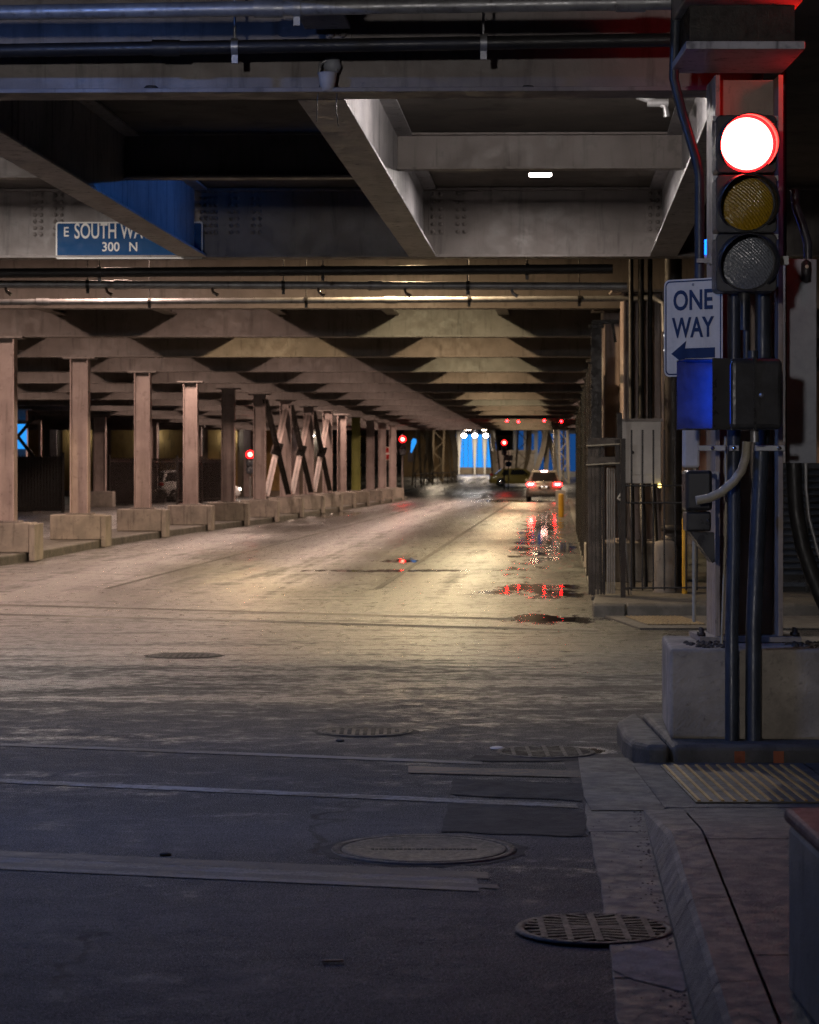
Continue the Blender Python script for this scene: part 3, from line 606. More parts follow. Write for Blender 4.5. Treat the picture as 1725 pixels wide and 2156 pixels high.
pipe('thin conduit below the sprinkler pipe, bending down at the fence', [(X(-120, 33.4), 33.4, Z(637, 33.4)), (X(1300, 33.4), 33.4, Z(629, 33.4)), (X(1375, 33.4), 33.3, Z(628, 33.4)), (X(1398, 33.2), 33.2, Z(640, 33.4)), (X(1400, 33.2), 33.2, Z(700, 33.4))], 0.042, 'galv', hang=[X(315, 33.4), X(645, 33.4), X(988, 33.4), X(1220, 33.4)], coup=[X(90, 33.4), X(823, 33.4)], hz=5.3)
pipe('dark pipe close under the street name beam', [(X(-120, 29.2), 29.2, Z(576, 29.2)), (X(1290, 29.2), 29.2, Z(566, 29.2))], 0.06, 'black_pipe', hang=[X(210, 29.2), X(680, 29.2), X(1110, 29.2)], hz=5.3)
pipe('short stub pipe with valve near the red signal top', [(X(1342, 20.5), 20.5, Z(202, 20.5)), (X(1400, 20.5), 20.5, Z(222, 20.5)), (X(1404, 20.5), 20.5, Z(246, 20.5))], 0.03, 'galv', coup=[X(1385, 20.5)])

# hanging lamp cup on the nearest beam
q = (X(690, 15.72), 15.72, Z(192, 15.72)); t = thing('hanging_lamp_cup', 'dirty broken lamp cup with dangling wires on the nearest cross beam', 'broken lamp', q)
k = 15.72 / FPX
MB().lathe([(0.0, 0.0), (14 * k, 0.0), (17 * k, 18 * k), (20 * k, 38 * k), (19 * k, 39 * k), (15 * k, 20 * k), (0, 8 * k)], 20).build('cup', M['cabinet'], t)
MB().tube([(-18 * k, 0.02, 36 * k), (-16 * k, .03, 58 * k), (0, .04, 70 * k), (16 * k, .03, 66 * k), (20 * k, 0.02, 40 * k)], 0.012, 8).build('strap', M['galv'], t)
MB().lathe([(0, 72 * k), (15 * k, 66 * k), (19 * k, 50 * k), (13 * k, 38 * k), (0, 34 * k)], 16, Matrix.Translation((10 * k, .05, 4 * k))).build('dome', M['trough'], t)
MB().tube([(-14 * k, .03, 20 * k), (-20 * k, .0, 0), (-22 * k, 0.0, -30 * k), (-24 * k, .05, -62 * k)], 0.004, 5).build('wire', M['black'], t)
MB().tube([(16 * k, .03, 20 * k), (20 * k, .0, 0), (18 * k, 0.0, -40 * k), (22 * k, .05, -72 * k)], 0.004, 5).build('wire', M['black'], t)
for n_, px, py in (('dark scrap of debris lying on the nearest beam flange left of the lamp cup', 318, 193), ('dark scrap of debris on the nearest beam flange near the signal', 1112, 178)):
    o = MB().lathe([(0, .05), (.03, .045), (.045, .02), (.05, 0)], 7).build('debris', M['dirt']); o.location = (X(px, 15.8), 15.80, 4.232); o.scale = (1.1, .5, .6); tag(o, n_, 'debris')

# blue street name sign on the beam
Y = 27.93; x0, x1, z0, z1 = X(117, Y), X(428, Y), Z(545, Y), Z(467, Y); w, h = x1 - x0, z1 - z0
t = thing('street_name_sign', 'blue street name sign with white letters on the deep cross beam', 'street sign', ((x0 + x1) / 2, Y + 0.005, (z0 + z1) / 2), -0.0245)
plate_xz(rrect(w, h, 0.03), -0.004, 0.004).build('plate', M['sign_blue'], t)
ring_xz(rrect(w, h, 0.03), rrect(w - 0.034, h - 0.034, 0.022), -0.0055).build('border', M['sign_text'], t)
def tx(px): return X(px, Y) - (x0 + x1) / 2
def tz(py): return Z(py, Y) - (z0 + z1) / 2
kk = Y / FPX
text('E', 20 * kk * 1.42, M['sign_text'], t, (tx(133), -0.006, tz(503)), sx=0.85, off=0.002)
text('SOUTH WATER', 32 * kk * 1.42, M['sign_text'], t, (tx(156), -0.006, tz(510.5)), sx=0.60, off=0.003)
text('ST', 20 * kk * 1.42, M['sign_text'], t, (tx(366), -0.006, tz(503)), sx=0.8, off=0.002)
text('300', 19 * kk * 1.42, M['sign_text'], t, (tx(214), -0.006, tz(534)), sx=0.95, off=0.002)
text('N', 19 * kk * 1.42, M['sign_text'], t, (tx(271), -0.006, tz(534)), sx=0.95, off=0.002)
for sx_ in (-1, 1):
    share('bolt', bolt_me, t, (sx_ * w * 0.2, -0.004, h * 0.44), (0, 0, 0), (0.5, 0.5, 0.5))

# ================================================================== COLUMNS ON THE LEFT ISLAND
def column(label, x, y, zb, zt, wid, dep, mat, group, stub=True, rz=0.0, name='steel_column'):
    t = thing(name, label, 'steel column', (x, y, zb), rz, group); h = zt - zb
    hw, hd = wid / 2, dep / 2
    MB().box(-hw, -hw + 0.03, -hd, hd, 0.03, h).build('flange', M[mat], t, bevel=0.003)
    MB().box(hw - 0.03, hw, -hd, hd, 0.03, h).build('flange', M[mat], t, bevel=0.003)
    MB().box(-hw + 0.03, hw - 0.03, -0.01, 0.01, 0.03, h).build('web', M[mat], t)
    MB().box(-hw - 0.10, hw + 0.10, -hd - 0.07, hd + 0.07, 0, 0.03).build('base_plate', M['beam'], t)
    MB().box(-hw - 0.16, hw + 0.16, -hd - 0.05, hd + 0.05, h, h + 0.035).build('cap_plate', M['beam'], t)
    return t
def pedestal(label, x, y, z0, h, w, d, slab=True):
    t = thing('concrete_pedestal', label, 'concrete base', (x, y, z0), 0, 'concrete pedestals on the kerb island')
    MB().box(-w / 2, w / 2, -d / 2, d / 2, 0, h).build('block', M['concrete'], t, bevel=0.02)
    if slab: MB().box(w / 2 + 0.003, w / 2 + 0.11, -d / 2 - 0.02, d / 2 + 0.02, -0.16, h - 0.02).build('end_slab', M['concrete'], t, bevel=0.012)
for i, (x, y) in enumerate(COL):
    mat = 'column_greenlit' if i == 10 else 'column'
    lab = f'{ORD[i]} pinkish steel column of the kerb island row, counted from the near end'
    if i == 0: lab = 'nearest column of the kerb island row, cut by the picture edge'
    if i == 10: lab = 'column of the kerb island row with greenish lamplight in its colour'
    wid = 0.40; zb = 0.17 + 0.56
    column(lab, x, y, zb, 4.16, wid, 0.40, mat, 'steel columns on the kerb island')
    pedestal(f'{ORD[i]} concrete pedestal of the kerb island row, counted from the near end', x - 0.05, y + 0.1, 0.17, 0.55, 1.12, 1.0)
# stubs between column caps and beams: short stiffened heads
# X bracing in the middle of the row
for n_, (i, j) in zip(('nearest', 'middle', 'farthest'), ((5, 6), (6, 7), (7, 8))):
    (xa, ya), (xb, yb) = COL[i], COL[j]
    for s, m, nm in ((0, 'dark_steel', 'dark'), (1, 'column', 'pale')):  # shaded brace coloured darker, lit brace paler; the light is in the colour
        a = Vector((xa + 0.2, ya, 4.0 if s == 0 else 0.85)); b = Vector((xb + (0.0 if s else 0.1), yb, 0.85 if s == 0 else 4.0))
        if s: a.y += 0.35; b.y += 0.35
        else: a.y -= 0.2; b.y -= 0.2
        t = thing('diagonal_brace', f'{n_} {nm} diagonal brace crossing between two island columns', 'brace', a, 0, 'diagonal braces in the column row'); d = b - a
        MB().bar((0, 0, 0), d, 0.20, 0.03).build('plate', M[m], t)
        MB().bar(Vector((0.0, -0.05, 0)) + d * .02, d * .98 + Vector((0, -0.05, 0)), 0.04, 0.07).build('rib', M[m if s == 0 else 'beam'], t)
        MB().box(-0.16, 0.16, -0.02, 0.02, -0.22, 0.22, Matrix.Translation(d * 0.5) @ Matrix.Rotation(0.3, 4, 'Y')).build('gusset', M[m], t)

# second row across the far carriageway, with fence
row2 = [(-16.9, 84), (-15.9, 97), (-14.4, 110.5), (-13.2, 122), (-12.0, 134), (-11.0, 143)]
for i, (x, y) in enumerate(row2):
    column(f'{ORD[i]} pale column of the far row behind the kerb island, counted from the near end', x, y, 0.7, 4.16, 0.55, 0.5, 'column', 'columns of the far row')
    pedestal(f'{ORD[i]} concrete pedestal of the far column row, counted from the near end', x, y, 0.0, 0.7, 1.3, 1.2, False)
def picket_fence(label, xa, ya, xb, yb, h, mat='dark_steel', backing=False, gap=0.13, group='iron fences along the far carriageway'):
    L = math.hypot(xb - xa, yb - ya); t = thing('iron_fence', label, 'fence', (xa, ya, 0), math.atan2(yb - ya, xb - xa), group)
    for p in (0, L): MB().box(p - .05, p + .05, -.05, .05, 0, h + .12).build('post', M[mat], t)
    for z in (0.2, h - 0.2): MB().box(.05, L - .05, -.02, .02, z, z + .045).build('rail', M[mat], t)
    g = MB(); n = int(L / gap)
    for k in range(1, n): g.box(k * L / n - .014, k * L / n + .014, -.014, .014, 0.05, h)
    g.build('pickets', M[mat], t, kind='stuff')
    if backing: MB().box(.06, L - .06, .03, .045, 0.06, h - 0.06).build('backing_sheet', M['black_pipe'], t)
picket_fence('dark backed iron fence at the left edge behind the first columns', -19.5, 92, -13.9, 95.2, 2.3, backing=True)
picket_fence('dark backed iron fence between the second and third island columns', -14.3, 113, -13.3, 117, 2.3, backing=True)
picket_fence('see-through iron fence in front of the white car', -13.2, 117.2, -11.4, 124, 2.3)
picket_fence('dark backed iron fence behind the third island column', -11.35, 116, -10.75, 122, 2.3, backing=True)
picket_fence('dark backed iron fence behind the fourth island column', -10.7, 122.2, -9.3, 126, 2.3, backing=True)
# back wall beyond the far carriageway with pilasters and a lit blue panel
t = thing('back_wall', 'dark far wall with ochre bays behind the far carriageway', 'wall', (-20, 152, 0))
MB().box(-40, 14.5, 0, 0.6, 0, 6).build('wall_face', M['far_wall'], t)
for i in range(9):
    xx = 10.2 - i * 3.1
    MB().box(xx, xx + 1.9, -0.06, -0.003, 0.4, 4.4).build('ochre_bay', M['ochre'], t)
    MB().box(xx + 2.3, xx + 2.75, -0.25, -0.003, 0, 5.0).build('pilaster', M['column'], t)
for i, xx in enumerate((-11.5, -16.5, -21.0, -6.2)):  # lamps added to brighten the dark wall behind the columns
    t = thing('added_wall_lamp', f'{ORD[i]} small round lamp added to brighten the far wall behind the far carriageway', 'wall lamp', (xx, 151.6, 3.9), 0, 'wall lamps added far left')
    MB().lathe([(0, -.12), (.09, -.09), (.13, 0), (.09, .09), (0, .12)], 10).build('globe', E_['flood'], t); MB().bar((0, 0, 0), (0, .42, 0), .05, .05).build('arm', M['galv'], t)
Y = 96; t = thing('blue_lit_panel', 'blue lit panel behind crossed braces at the left edge', 'lit panel', (X(38, Y), Y, Z(945, Y)))
MB().box(-0.35, 0.35, 0, 0.08, 0, 1.0).build('panel', E_['blue_panel'], t)
MB().bar((-0.9, -0.15, -0.6), (0.7, -0.15, 1.3), 0.14, 0.06).build('brace', M['dark_steel'], t)
MB().bar((0.9, -0.25, -0.6), (-0.6, -0.25, 1.3), 0.14, 0.06).build('brace', M['dark_steel'], t)
MB().box(-0.95, 0.95, -0.1, 0, 1.0, 1.15).box(-0.95, -0.85, -0.1, 0.1, -2.6, 1.0).box(0.85, 0.95, -0.1, 0.1, -2.6, 1.0).build('frame', M['column'], t)

# ================================================================== RIGHT FENCE LINE
fy = [31.2 + 2.9 * k for k in range(12)]
for i, y in enumerate(fy):
    x = U(0.47, y); h = 3.45 if i == 0 else 3.15 - 0.02 * i
    t = thing('security_fence_panel', f'{ORD[i]} panel of the tall dark bar fence beside the car lane, counted from the gate', 'fence', (x, y, 0.0), -math.atan(TAN), 'tall dark fence panels')
    MB().box(-.07, .07, -.07, .07, 0, h + 0.12).build('post', M['dark_steel'], t)
    MB().box(-.10, .10, -.10, .10, h + .12, h + .16).build('post_cap', M['dark_steel'], t)
    for z in (0.25, 1.6, h - 0.2): MB().box(-.03, .03, .07, 2.82, z, z + .06).build('rail', M['dark_steel'], t)
    for k in range(14):
        MB().box(-.016, .016, .2 + k * .19, .232 + k * .19, 0.05, h).build('bar', M['dark_steel'], t)
struct(MB().prism([(U(0.40, 31), 31.0), (U(0.40, 138), 138), (U(0.62, 138), 138), (U(0.62, 31), 31.0)], -0.05, 0.06).build('kerb', M['kerb'], bevel=0.02))
# lamp post arm on top of first fence post
t = thing('fence_arm', 'dark angled arm on top of the first tall fence post', 'bracket', (U(0.47, 31.1), 31.05, 3.63)); MB().bar((-0.06, 0, 0), (0.28, -0.05, 0.01), 0.05, 0.10).build('arm', M['dark_steel'], t); MB().bar((0.2, -.05, 0.0), (0.24, -.05, -0.26), 0.035, 0.035).build('hook', M['dark_steel'], t)
# bundled folding gate
Y = 29.6; kk = Y / FPX
def LX(px): return X(px, Y)
t = thing('folding_gate', 'bundle of folded gate slats strapped together by the fence end', 'gate', (LX(1270), Y, 0.14)); gx = LX(1270); gz = 0.14
def slat(pa, pb, px, w, y0, y1, mat, lean=0.0, dy=0.0, nm='slat'):
    MB().bar((X(px, Y) - gx, dy, Z(y1, Y) - gz), (X(px + lean, Y) - gx, dy, Z(y0, Y) - gz), w * kk, 0.03).build(nm, M[mat], t)
for px, w, m in ((1243, 7, 'rust'), (1251, 6, 'rust'), (1259, 6, 'rust'), (1266, 5, 'dark_steel'), (1272, 5, 'dark_steel')): slat(0, 0, px, w, 935, 1252, m, -2)
for i, px in enumerate((1279, 1284, 1289.5, 1295)): slat(0, 0, px, 2.6, 985, 1250, 'grey_bar', 0, 0.03 * i)
slat(0, 0, 1312, 9, 925, 1255, 'dark_steel', -14, -0.05, 'leaning_post'); slat(0, 0, 1306, 11, 870, 1010, 'dark_steel', -2, -0.02, 'post')
slat(0, 0, 1330, 3, 1050, 1255, 'grey_bar', -22, 0.04); slat(0, 0, 1325, 3, 1010, 1255, 'rust', -20, 0.06)
for y0, y1 in ((922, 940), (962, 980)):
    MB().box(X(1236, Y) - gx, X(1304, Y) - gx, -0.045, -0.02, Z(y1, Y) - gz, Z(y0, Y) - gz, Matrix.Translation((0, 0, 0)) @ Matrix.Rotation(-0.08, 4, 'Y') if False else None).build('strap_board', M['rust'], t)
    MB().tube([(X(1234, Y) - gx, -0.06, Z(y1 - 1, Y) - gz), (X(1304, Y) - gx, -0.06, Z(y1 - 5, Y) - gz)], 0.010, 6).build('rope', M['flex'], t)
MB().tube([(X(1306, Y) - gx, -0.09, Z(1040, Y) - gz), (X(1299, Y) - gx, -0.11, Z(1049, Y) - gz), (X(1310, Y) - gx, -0.1, Z(1055, Y) - gz)], 0.014, 6).build('rag_knot', M['litter'], t)
# welded wire mesh fence
t = thing('wire_mesh_fence', 'wire mesh fence in front of the pale electrical cabinet', 'fence', (X(1310, 29.2), 29.2, 0.14)); mx = X(1310, 29.2)
for px in range(1330, 1506, 23): MB().tube([(X(px, 29.2) - mx, 0, Z(1243, 29.2) - .14), (X(px, 29.2) - mx, 0, Z(905, 29.2) - .14)], 0.011, 6).build('wire', M['black'], t)
for py in (1023, 1059, 1238): MB().tube([(0, -0.012, Z(py, 29.2) - .14), (X(1500, 29.2) - mx, -0.012, Z(py - 1, 29.2) - .14)], 0.011, 6).build('wire', M['black'], t)
for px in (1312, 1502): MB().box(X(px, 29.2) - mx - .03, X(px, 29.2) - mx + .03, -.03, .03, 0, 1.95).build('post', M['dark_steel'], t)
# pale column with conduits and cabinet
Yc = 33.6
column('pale column with three dark conduits behind the electrical cabinet', X(1352, Yc), Yc, 0.7, 4.2, X(1398, Yc) - X(1313, Yc), 0.5, 'column', None)
tag(MB().box(-0.55, 0.55, -0.5, 0.6, 0, 0.56).build('concrete_pedestal', M['concrete'], bevel=0.02), 'concrete pedestal under the pale column with conduits', 'concrete base').location = (X(1345, Yc), Yc, 0.14)
for i, (pa, pb) in enumerate(((1333, 1329), (1352, 1350), (1374, 1369))):
    o = pipe(f'{("left", "middle", "right")[i]} one of three dark conduits running down the pale column', [(X(pb, 33.1), 33.1, 4.75), (X(pb, 33.1), 33.1, 2.3), (X(pa + 8 * (i - 1) * .3, 32.2), 32.2, 1.4), (X(pa + 6 * i, 31.4), 31.4, 0.14)], 0.034 if i != 1 else 0.042, 'black_pipe')
column('pale column with a slanting shadow next to the tall fence', X(1288, 37.5), 37.5, 0.55, 4.2, 0.30, 0.5, 'column', None)
tag(MB().box(-0.4, 0.4, -0.5, 0.5, 0, 0.41).build('concrete_pedestal', M['concrete'], bevel=0.02), 'concrete pedestal of the column beside the tall fence', 'concrete base').location = (X(1288, 37.5), 37.5, 0.14)
Yb = 31.3; t = thing('electrical_cabinet', 'pale electrical cabinet behind the wire mesh', 'electrical cabinet', (X(1350, Yb), Yb, Z(1018, Yb))); w, h = X(1392, Yb) - X(1308, Yb), Z(887, Yb) - Z(1018, Yb)
MB().box(-w / 2, w / 2, 0, 0.25, 0, h).build('case', M['cabinet'], t, bevel=0.008)
MB().box(-w * .30, w * .30, -0.012, -0.002, h * .14, h * .88).build('door', M['cabinet'], t, bevel=0.004)
MB().box(-w / 2 - .02, w / 2 + .02, -0.02, 0.27, h + .001, h + .035).build('hood', M['beam'], t)
MB().lathe([(0, .02), (.02, .018), (.024, 0)], 10, Matrix.Translation((-w * .22, -0.012, h * .5)) @ Matrix.Rotation(R(90), 4, 'X')).build('latch', M['black'], t)
MB().lathe([(0, .03), (.02, .02), (.026, 0), (.02, -.02), (0, -.026)], 10, Matrix.Translation((w * .46, -0.03, -0.03))).build('indicator_light', E_['indicator'], t)
# rounded concrete bollard, dark standpipe, yellow post
Yd = 30.4; o = MB().lathe([(0.0, 0.66), (0.08, 0.66), (0.13, 0.64), (0.155, 0.58), (0.16, 0.1), (0.15, 0.0)], 20).build('concrete_bollard', M['concrete']); o.location = (X(1400, Yd), Yd, 0.14); tag(o, 'rounded pale concrete bollard behind the wire mesh', 'bollard')
t = thing('standpipe', 'thick dark standpipe rising beside the yellow post', 'pipe', (X(1418, 31.6), 31.6, 0.14))
MB().tube([(0, 0, 0), (0, 0, 4.6)], 0.115, 16).build('pipe', M['dark_steel'], t); MB().lathe([(.12, .55), (.15, .56), (.15, .68), (.12, .69), (.12, .74), (.16, .75), (.16, .82), (.12, .83)], 16).build('coupling', M['dark_steel'], t)
o = MB().lathe([(0, .96), (.025, .955), (.034, .93), (.034, 0)], 12).build('yellow_post', M['yellow']); o.location = (X(1442, 30), 30, .14); tag(o, 'slim yellow guard post beside the dark standpipe', 'post')
# things glimpsed behind the fence
t = thing('blue_lit_panel', 'strip of blue light glimpsed beside the electrical cabinet', 'lit panel', (X(1384, 40), 40, 0.9)); MB().box(-0.16, 0.16, 0, .05, 0, 1.3).build('panel', E_['blue_panel_dim'], t); MB().box(-0.2, 0.2, 0.055, .1, -0.76, 1.34).build('back', M['dark_steel'], t)
t = thing('wall_light_ring', 'bright ring light partly hidden behind the one way sign', 'lamp', (X(1408, 35), 35, Z(722, 35)))
MB().lathe([(.12, 0), (.135, .01), (.12, .02)], 24, Matrix.Rotation(R(90), 4, 'X')).build('ring', E_['plate'], t); MB().lathe([(0, -.06), (.14, -.04), (.15, 0)], 20, Matrix.Rotation(R(90), 4, 'X')).build('bowl', M['galv'], t); MB().bar((0, .05, .1), (0, .1, .95), .04, .04).build('arm', M['galv'], t)
# wall and columns further right behind the fence
t = thing('side_wall', 'dark wall behind the tall fence with louvred openings', 'wall', (12, 75, 0)); MB().box(-0.3, 0.3, -38, 72, 0, 5.3, Matrix.Rotation(-math.atan(TAN), 4, 'Z')).build('wall_face', M['far_wall'], t)
for i, Y in enumerate((44, 52, 60, 68, 76, 84, 92, 100, 108, 116, 124, 132)):
    x = U(1.3, Y)
    column(f'{ORD[i]} pale column just behind the tall fence, counted from the gate', x, Y, 0.13, 4.2, 0.4, 0.45, 'column', 'columns behind the tall fence')
o = MB().lathe([(0, .86), (.08, .85), (.1, .8), (.1, 0)], 14).build('bollard', M['yellow']); Yq = 86; o.location = (U(0.02, Yq), Yq, 0); tag(o, 'yellow bollard at the fence foot near the car', 'bollard')
o = MB().box(-.22, .22, -.25, .25, 0, .75).build('concrete_block', M['cabinet'], bevel=.03); o.location = (U(0.0, 113), 113, 0); tag(o, 'small pale block at the fence foot right of the car', 'block')
# louvred unit on the right
Yl = 25.0; Yl = 30.5; xl0, xl1 = X(1638, Yl), X(1790, Yl); t = thing('louvred_unit', 'dark louvred shutter behind the curved black conduit', 'louvre', ((xl0 + xl1) / 2, Yl, 0.14)); w = xl1 - xl0
MB().box(-w / 2, w / 2, 0.05, 0.5, 0, Z(975, Yl) - .14).build('case', M['black'], t)
sl = MB().add([(-w / 2, -.02, 0), (w / 2, -.02, 0), (w / 2, .048, .05), (-w / 2, .048, .05), (-w / 2, -.02, .012), (w / 2, -.02, .012), (w / 2, .048, .062), (-w / 2, .048, .062)], [(0, 1, 2, 3), (4, 7, 6, 5), (0, 4, 5, 1), (1, 5, 6, 2), (2, 6, 7, 3), (3, 7, 4, 0)]).mesh('slat'); sl.materials.append(M['conduit'])
for i in range(17): share('slat', sl, t, (0, 0, Z(1210 - i * 14, Yl) - .14))
for px in (1640, 1698): MB().box(X(px, Yl) - (xl0 + xl1) / 2 - .012, X(px, Yl) - (xl0 + xl1) / 2 + .012, -.05, -.025, 0, Z(980, Yl) - .14).build('mullion', M['black'], t)
MB().box(-w / 2, w / 2, -0.03, 0.02, Z(1235, Yl) - .14, Z(1226, Yl) - .14).build('sill', M['conduit'], t)

# ================================================================== SIGNAL CORNER
Yk = 13.9; bx0 = X(1411, Yk)
t = thing('concrete_footing', 'stained concrete base block under the red signal column', 'concrete base', (bx0, Yk, 0.125), -math.atan(TAN))
MB().box(0, 3.0, 0, 1.1, 0, 0.53).build('block', M['concrete_near'], t, bevel=0.018)
YC = 14.62; xc = (X(1497, YC) + X(1638, YC)) / 2; wc = X(1638, YC) - X(1497, YC)
ct = column('cream steel column carrying the red traffic signal', xc, YC, 0.662, 4.10, wc, 0.42, 'column_near', None)
cp = [c for c in ct.children if c.name.startswith('cap_plate')][0]; bpy.data.objects.remove(cp)
bm_ = MB().lathe([(0, .05), (.012, .05), (.012, .022), (.024, .022), (.024, 0), (0, 0)], 6).mesh('anchor_bolt'); bm_.materials.append(M['dark_steel'])
for dx in (-0.285, 0.285):
    for dy in (-0.2, -0.13): share('anchor_bolt', bm_, ct, (dx, dy, 0.03), (0, 0, random.random()))
# grit on top of the base
g = MB()
for i in range(170):
    r = random.uniform(.006, .022); x = random.choice((random.uniform(xc + .18, xc + .75), random.uniform(xc - .4, xc - .15))); y = random.uniform(13.94, 14.4)
    g.lathe([(0, r * .9), (r * .7, r * .6), (r, 0)], 5, Matrix.Translation((x, y, .655)) @ Matrix.Rotation(random.random() * 3, 4, 'Z'))
o = g.build('grit', M['dirt']); o['kind'] = 'stuff'; o['label'] = 'dark grit and dead leaves lying on the concrete base'
# head of the column
t = thing('column_head', 'box-shaped steel column head above the red signal', 'column head', (X(1552, 7.9 * 1.786), 14.1, 4.14))
hw = 0.345
MB().box(-hw, hw, -0.35, 0.5, 0, 0.045).build('bearing_plate', M['girder'], t, bevel=.004)
MB().box(-hw + .05, hw - .02, -0.10, 0.4, 0.046, 0.30).build('bearing', M['dark_steel'], t)
MB().box(-hw, hw + .01, -0.33, 0.45, 0.302, 0.62).build('cap_box', M['girder'], t, bevel=.01)
# conduits in front of the base
pipe('left dark conduit climbing the front of the concrete base', [(X(1541, 13.82), 13.82, 0.128), (X(1541, 13.82), 13.82, 0.8), (X(1545, 13.95), 13.95, 1.25), (X(1546, 13.95), 13.95, 3.1)], 0.040, 'conduit')
pipe('right dark conduit climbing the front of the concrete base', [(X(1586, 13.83), 13.83, 0.128), (X(1587, 13.83), 13.83, 0.8), (X(1598, 13.95), 13.95, 1.5), (X(1606, 13.98), 13.98, 2.0), (X(1607, 13.98), 13.98, 3.2)], 0.047, 'conduit')
t = thing('thin_cable', 'thin tan cable curving down the signal column', 'cable', (X(1528, 14.1), 14.1, 1.5)); MB().tube([(0, 0, .4), (0.004, 0, .1), (0, 0, -.2), (-.012, 0, -.5), (-.02, .02, -.83)], .008, 6).build('run', M['flex'], t)
pipe('slim vertical pipe above the one way sign', [(X(1424, 14.5), 14.5, Z(0, 14.5)), (X(1419, 14.5), 14.5, Z(165, 14.5)), (X(1436, 14.5), 14.5, Z(235, 14.5)), (X(1466, 14.4), 14.4, Z(335, 14.4)), (X(1473, 14.4), 14.4, Z(370, 14.4)), (X(1473, 14.4), 14.4, Z(800, 14.4))], 0.030, 'conduit')
pipe('curved flexible tan conduit below the pedestrian signal', [(X(a, 13.66), 13.66, Z(b, 13.66)) for a, b in ((1573, 930), (1571, 960), (1562, 990), (1545, 1014), (1520, 1036), (1493, 1049), (1466, 1054))], 0.026, 'flex')
# unistrut bracket
t = thing('strap_bracket', 'galvanised strap bracket across the signal column', 'bracket', (X(1560, 13.9), 13.9, Z(944, 13.9)))
for a, b in ((1470, 1528), (1536, 1556), (1590, 1652)):
    MB().box(X(a, 13.9) - X(1560, 13.9), X(b, 13.9) - X(1560, 13.9), -.02, .02, -.016, .018).build('strut', M['galv'], t, bevel=.004)
for px in (1500, 1545, 1640): MB().lathe([(0, .012), (.012, .01), (.014, 0)], 6, Matrix.Translation((X(px, 13.9) - X(1560, 13.9), -.02, 0)) @ Matrix.Rotation(R(90), 4, 'X')).build('bolt', M['chrome'], t)
for n_, px, py in (('upper', 1483, 550), ('lower', 1490, 1002)):
    t = thing('pipe_clamp', f'{n_} small pipe clamp left of the signal column', 'clamp', (X(px, 14.3), 14.3, Z(py, 14.3)))
    MB().box(-.05, .05, -.05, -.03, -.012, .012).build('band', M['galv'], t); MB().tube([(-.04, -.04, 0), (.06, -.04, 0)], .012, 8).build('bolt', M['galv'], t); MB().box(.03, .06, -.055, .05, -.02, .025).build('lug', M['galv'], t)

# traffic signal
YT = 13.6; kt = YT / FPX
t = thing('traffic_signal', 'large traffic signal showing red on the cream column', 'traffic light', (X(1572, YT), YT, Z(612, YT)))
zb = Z(612, YT); cz = [Z(303, YT) - zb, Z(429, YT) - zb, Z(553, YT) - zb]; hw = 64 * kt
rot = Matrix.Rotation(R(90), 4, 'X')                         # lathe axis +z -> -y
for i, (c, nm) in enumerate(zip(cz, ('red', 'amber', 'green'))):
    hz = 61 * kt
    hs = plate_xz([(a, b + c) for a, b in rrect(2 * hw, 2 * hz, 0.03)], 0.0, 0.20).build('housing_section', M['housing'], t, bevel=.006)
    r = 0.152
    o = MB().lathe([(0, .065), (r * .45, .056), (r * .8, .034), (r * .95, .014), (r, 0.004)] if i == 0 else [(0, .028), (r * .5, .024), (r * .8, .014), (r, 0.004)], 32, Matrix.Translation((0, 0, c)) @ rot).build('lens', {'red': E_['red'], 'amber': M['lens_amber'], 'green': M['lens_clear']}[nm], t)
    if i == 0: MB().lathe([(r * .985, .0045), (r * .99, .012), (r + .009, .012), (r + .011, .0)], 40, Matrix.Translation((0, 0, c)) @ rot).build('halo_ring', E_['red_ring'], o)  # glowing ring added as a red halo round the lens
    o['label'] = {'red': 'glowing red lens', 'amber': 'unlit amber lens', 'green': 'unlit smoky lens of the lowest section'}[nm]
    MB().lathe([(r + .001, .002), (r + .003, .006), (r + .010, .006), (r + .012, .0)], 32, Matrix.Translation((0, 0, c)) @ rot).build('bezel', M['housing'], t)
    # cutaway visor
    g = MB(); n = 28
    for k in range(n + 1):
        a = R(-45 + 270 * k / n); ln = 0.05 + 0.17 * max(0, math.sin((a + R(45)) / R(270) * math.pi)) ** .7
        for rr in (r + .013, r + .018): g.v += [(rr * math.cos(a), -0.003, c + rr * math.sin(a)), (rr * math.cos(a), -ln, c + rr * math.sin(a) - 0.1 * ln)]
    for k in range(n):
        b0, b1 = 4 * k, 4 * k + 4
        for q in ((b0, b0 + 1, b1 + 1, b1), (b0 + 2, b1 + 2, b1 + 3, b0 + 3), (b0 + 1, b0 + 3, b1 + 3, b1 + 1)): g.f.append(q); g.sm.append(True)
    g.build('visor', M['housing'] if i == 0 else M['black'], t, fix=False)
    for sx_ in (-1, 1): MB().box(sx_ * hw - .012, sx_ * hw + .012, .03, .06, c + hz - .03, c + hz + .0).build('latch', M['galv'], t)
MB().tube([(0.0, .1, -0.02), (0.0, .1, -.22)], .022, 10).build('mount_pipe', M['conduit'], t); MB().lathe([(.03, 0), (.035, -.02), (.03, -.05)], 12, Matrix.Translation((0, .1, 0))).build('mount_hub', M['housing'], t)
MB().bar((hw, .1, cz[2] + .02), (hw + .08, .1, cz[2] + .02), .05, .05).build('side_bracket', M['galv'], t)
MB().bar((0, .2, cz[1]), (0, 0.8, cz[1]), .05, .05).build('arm', M['galv'], t)
o = MB().tube([(0, 0, 0), (0, 0, -.5)], .02, 10).build('drop_pipe', M['conduit']); o.location = (X(1572, 13.75), 13.75, Z(625, 13.75)); tag(o, 'short grey drop pipe below the traffic signal', 'pipe')

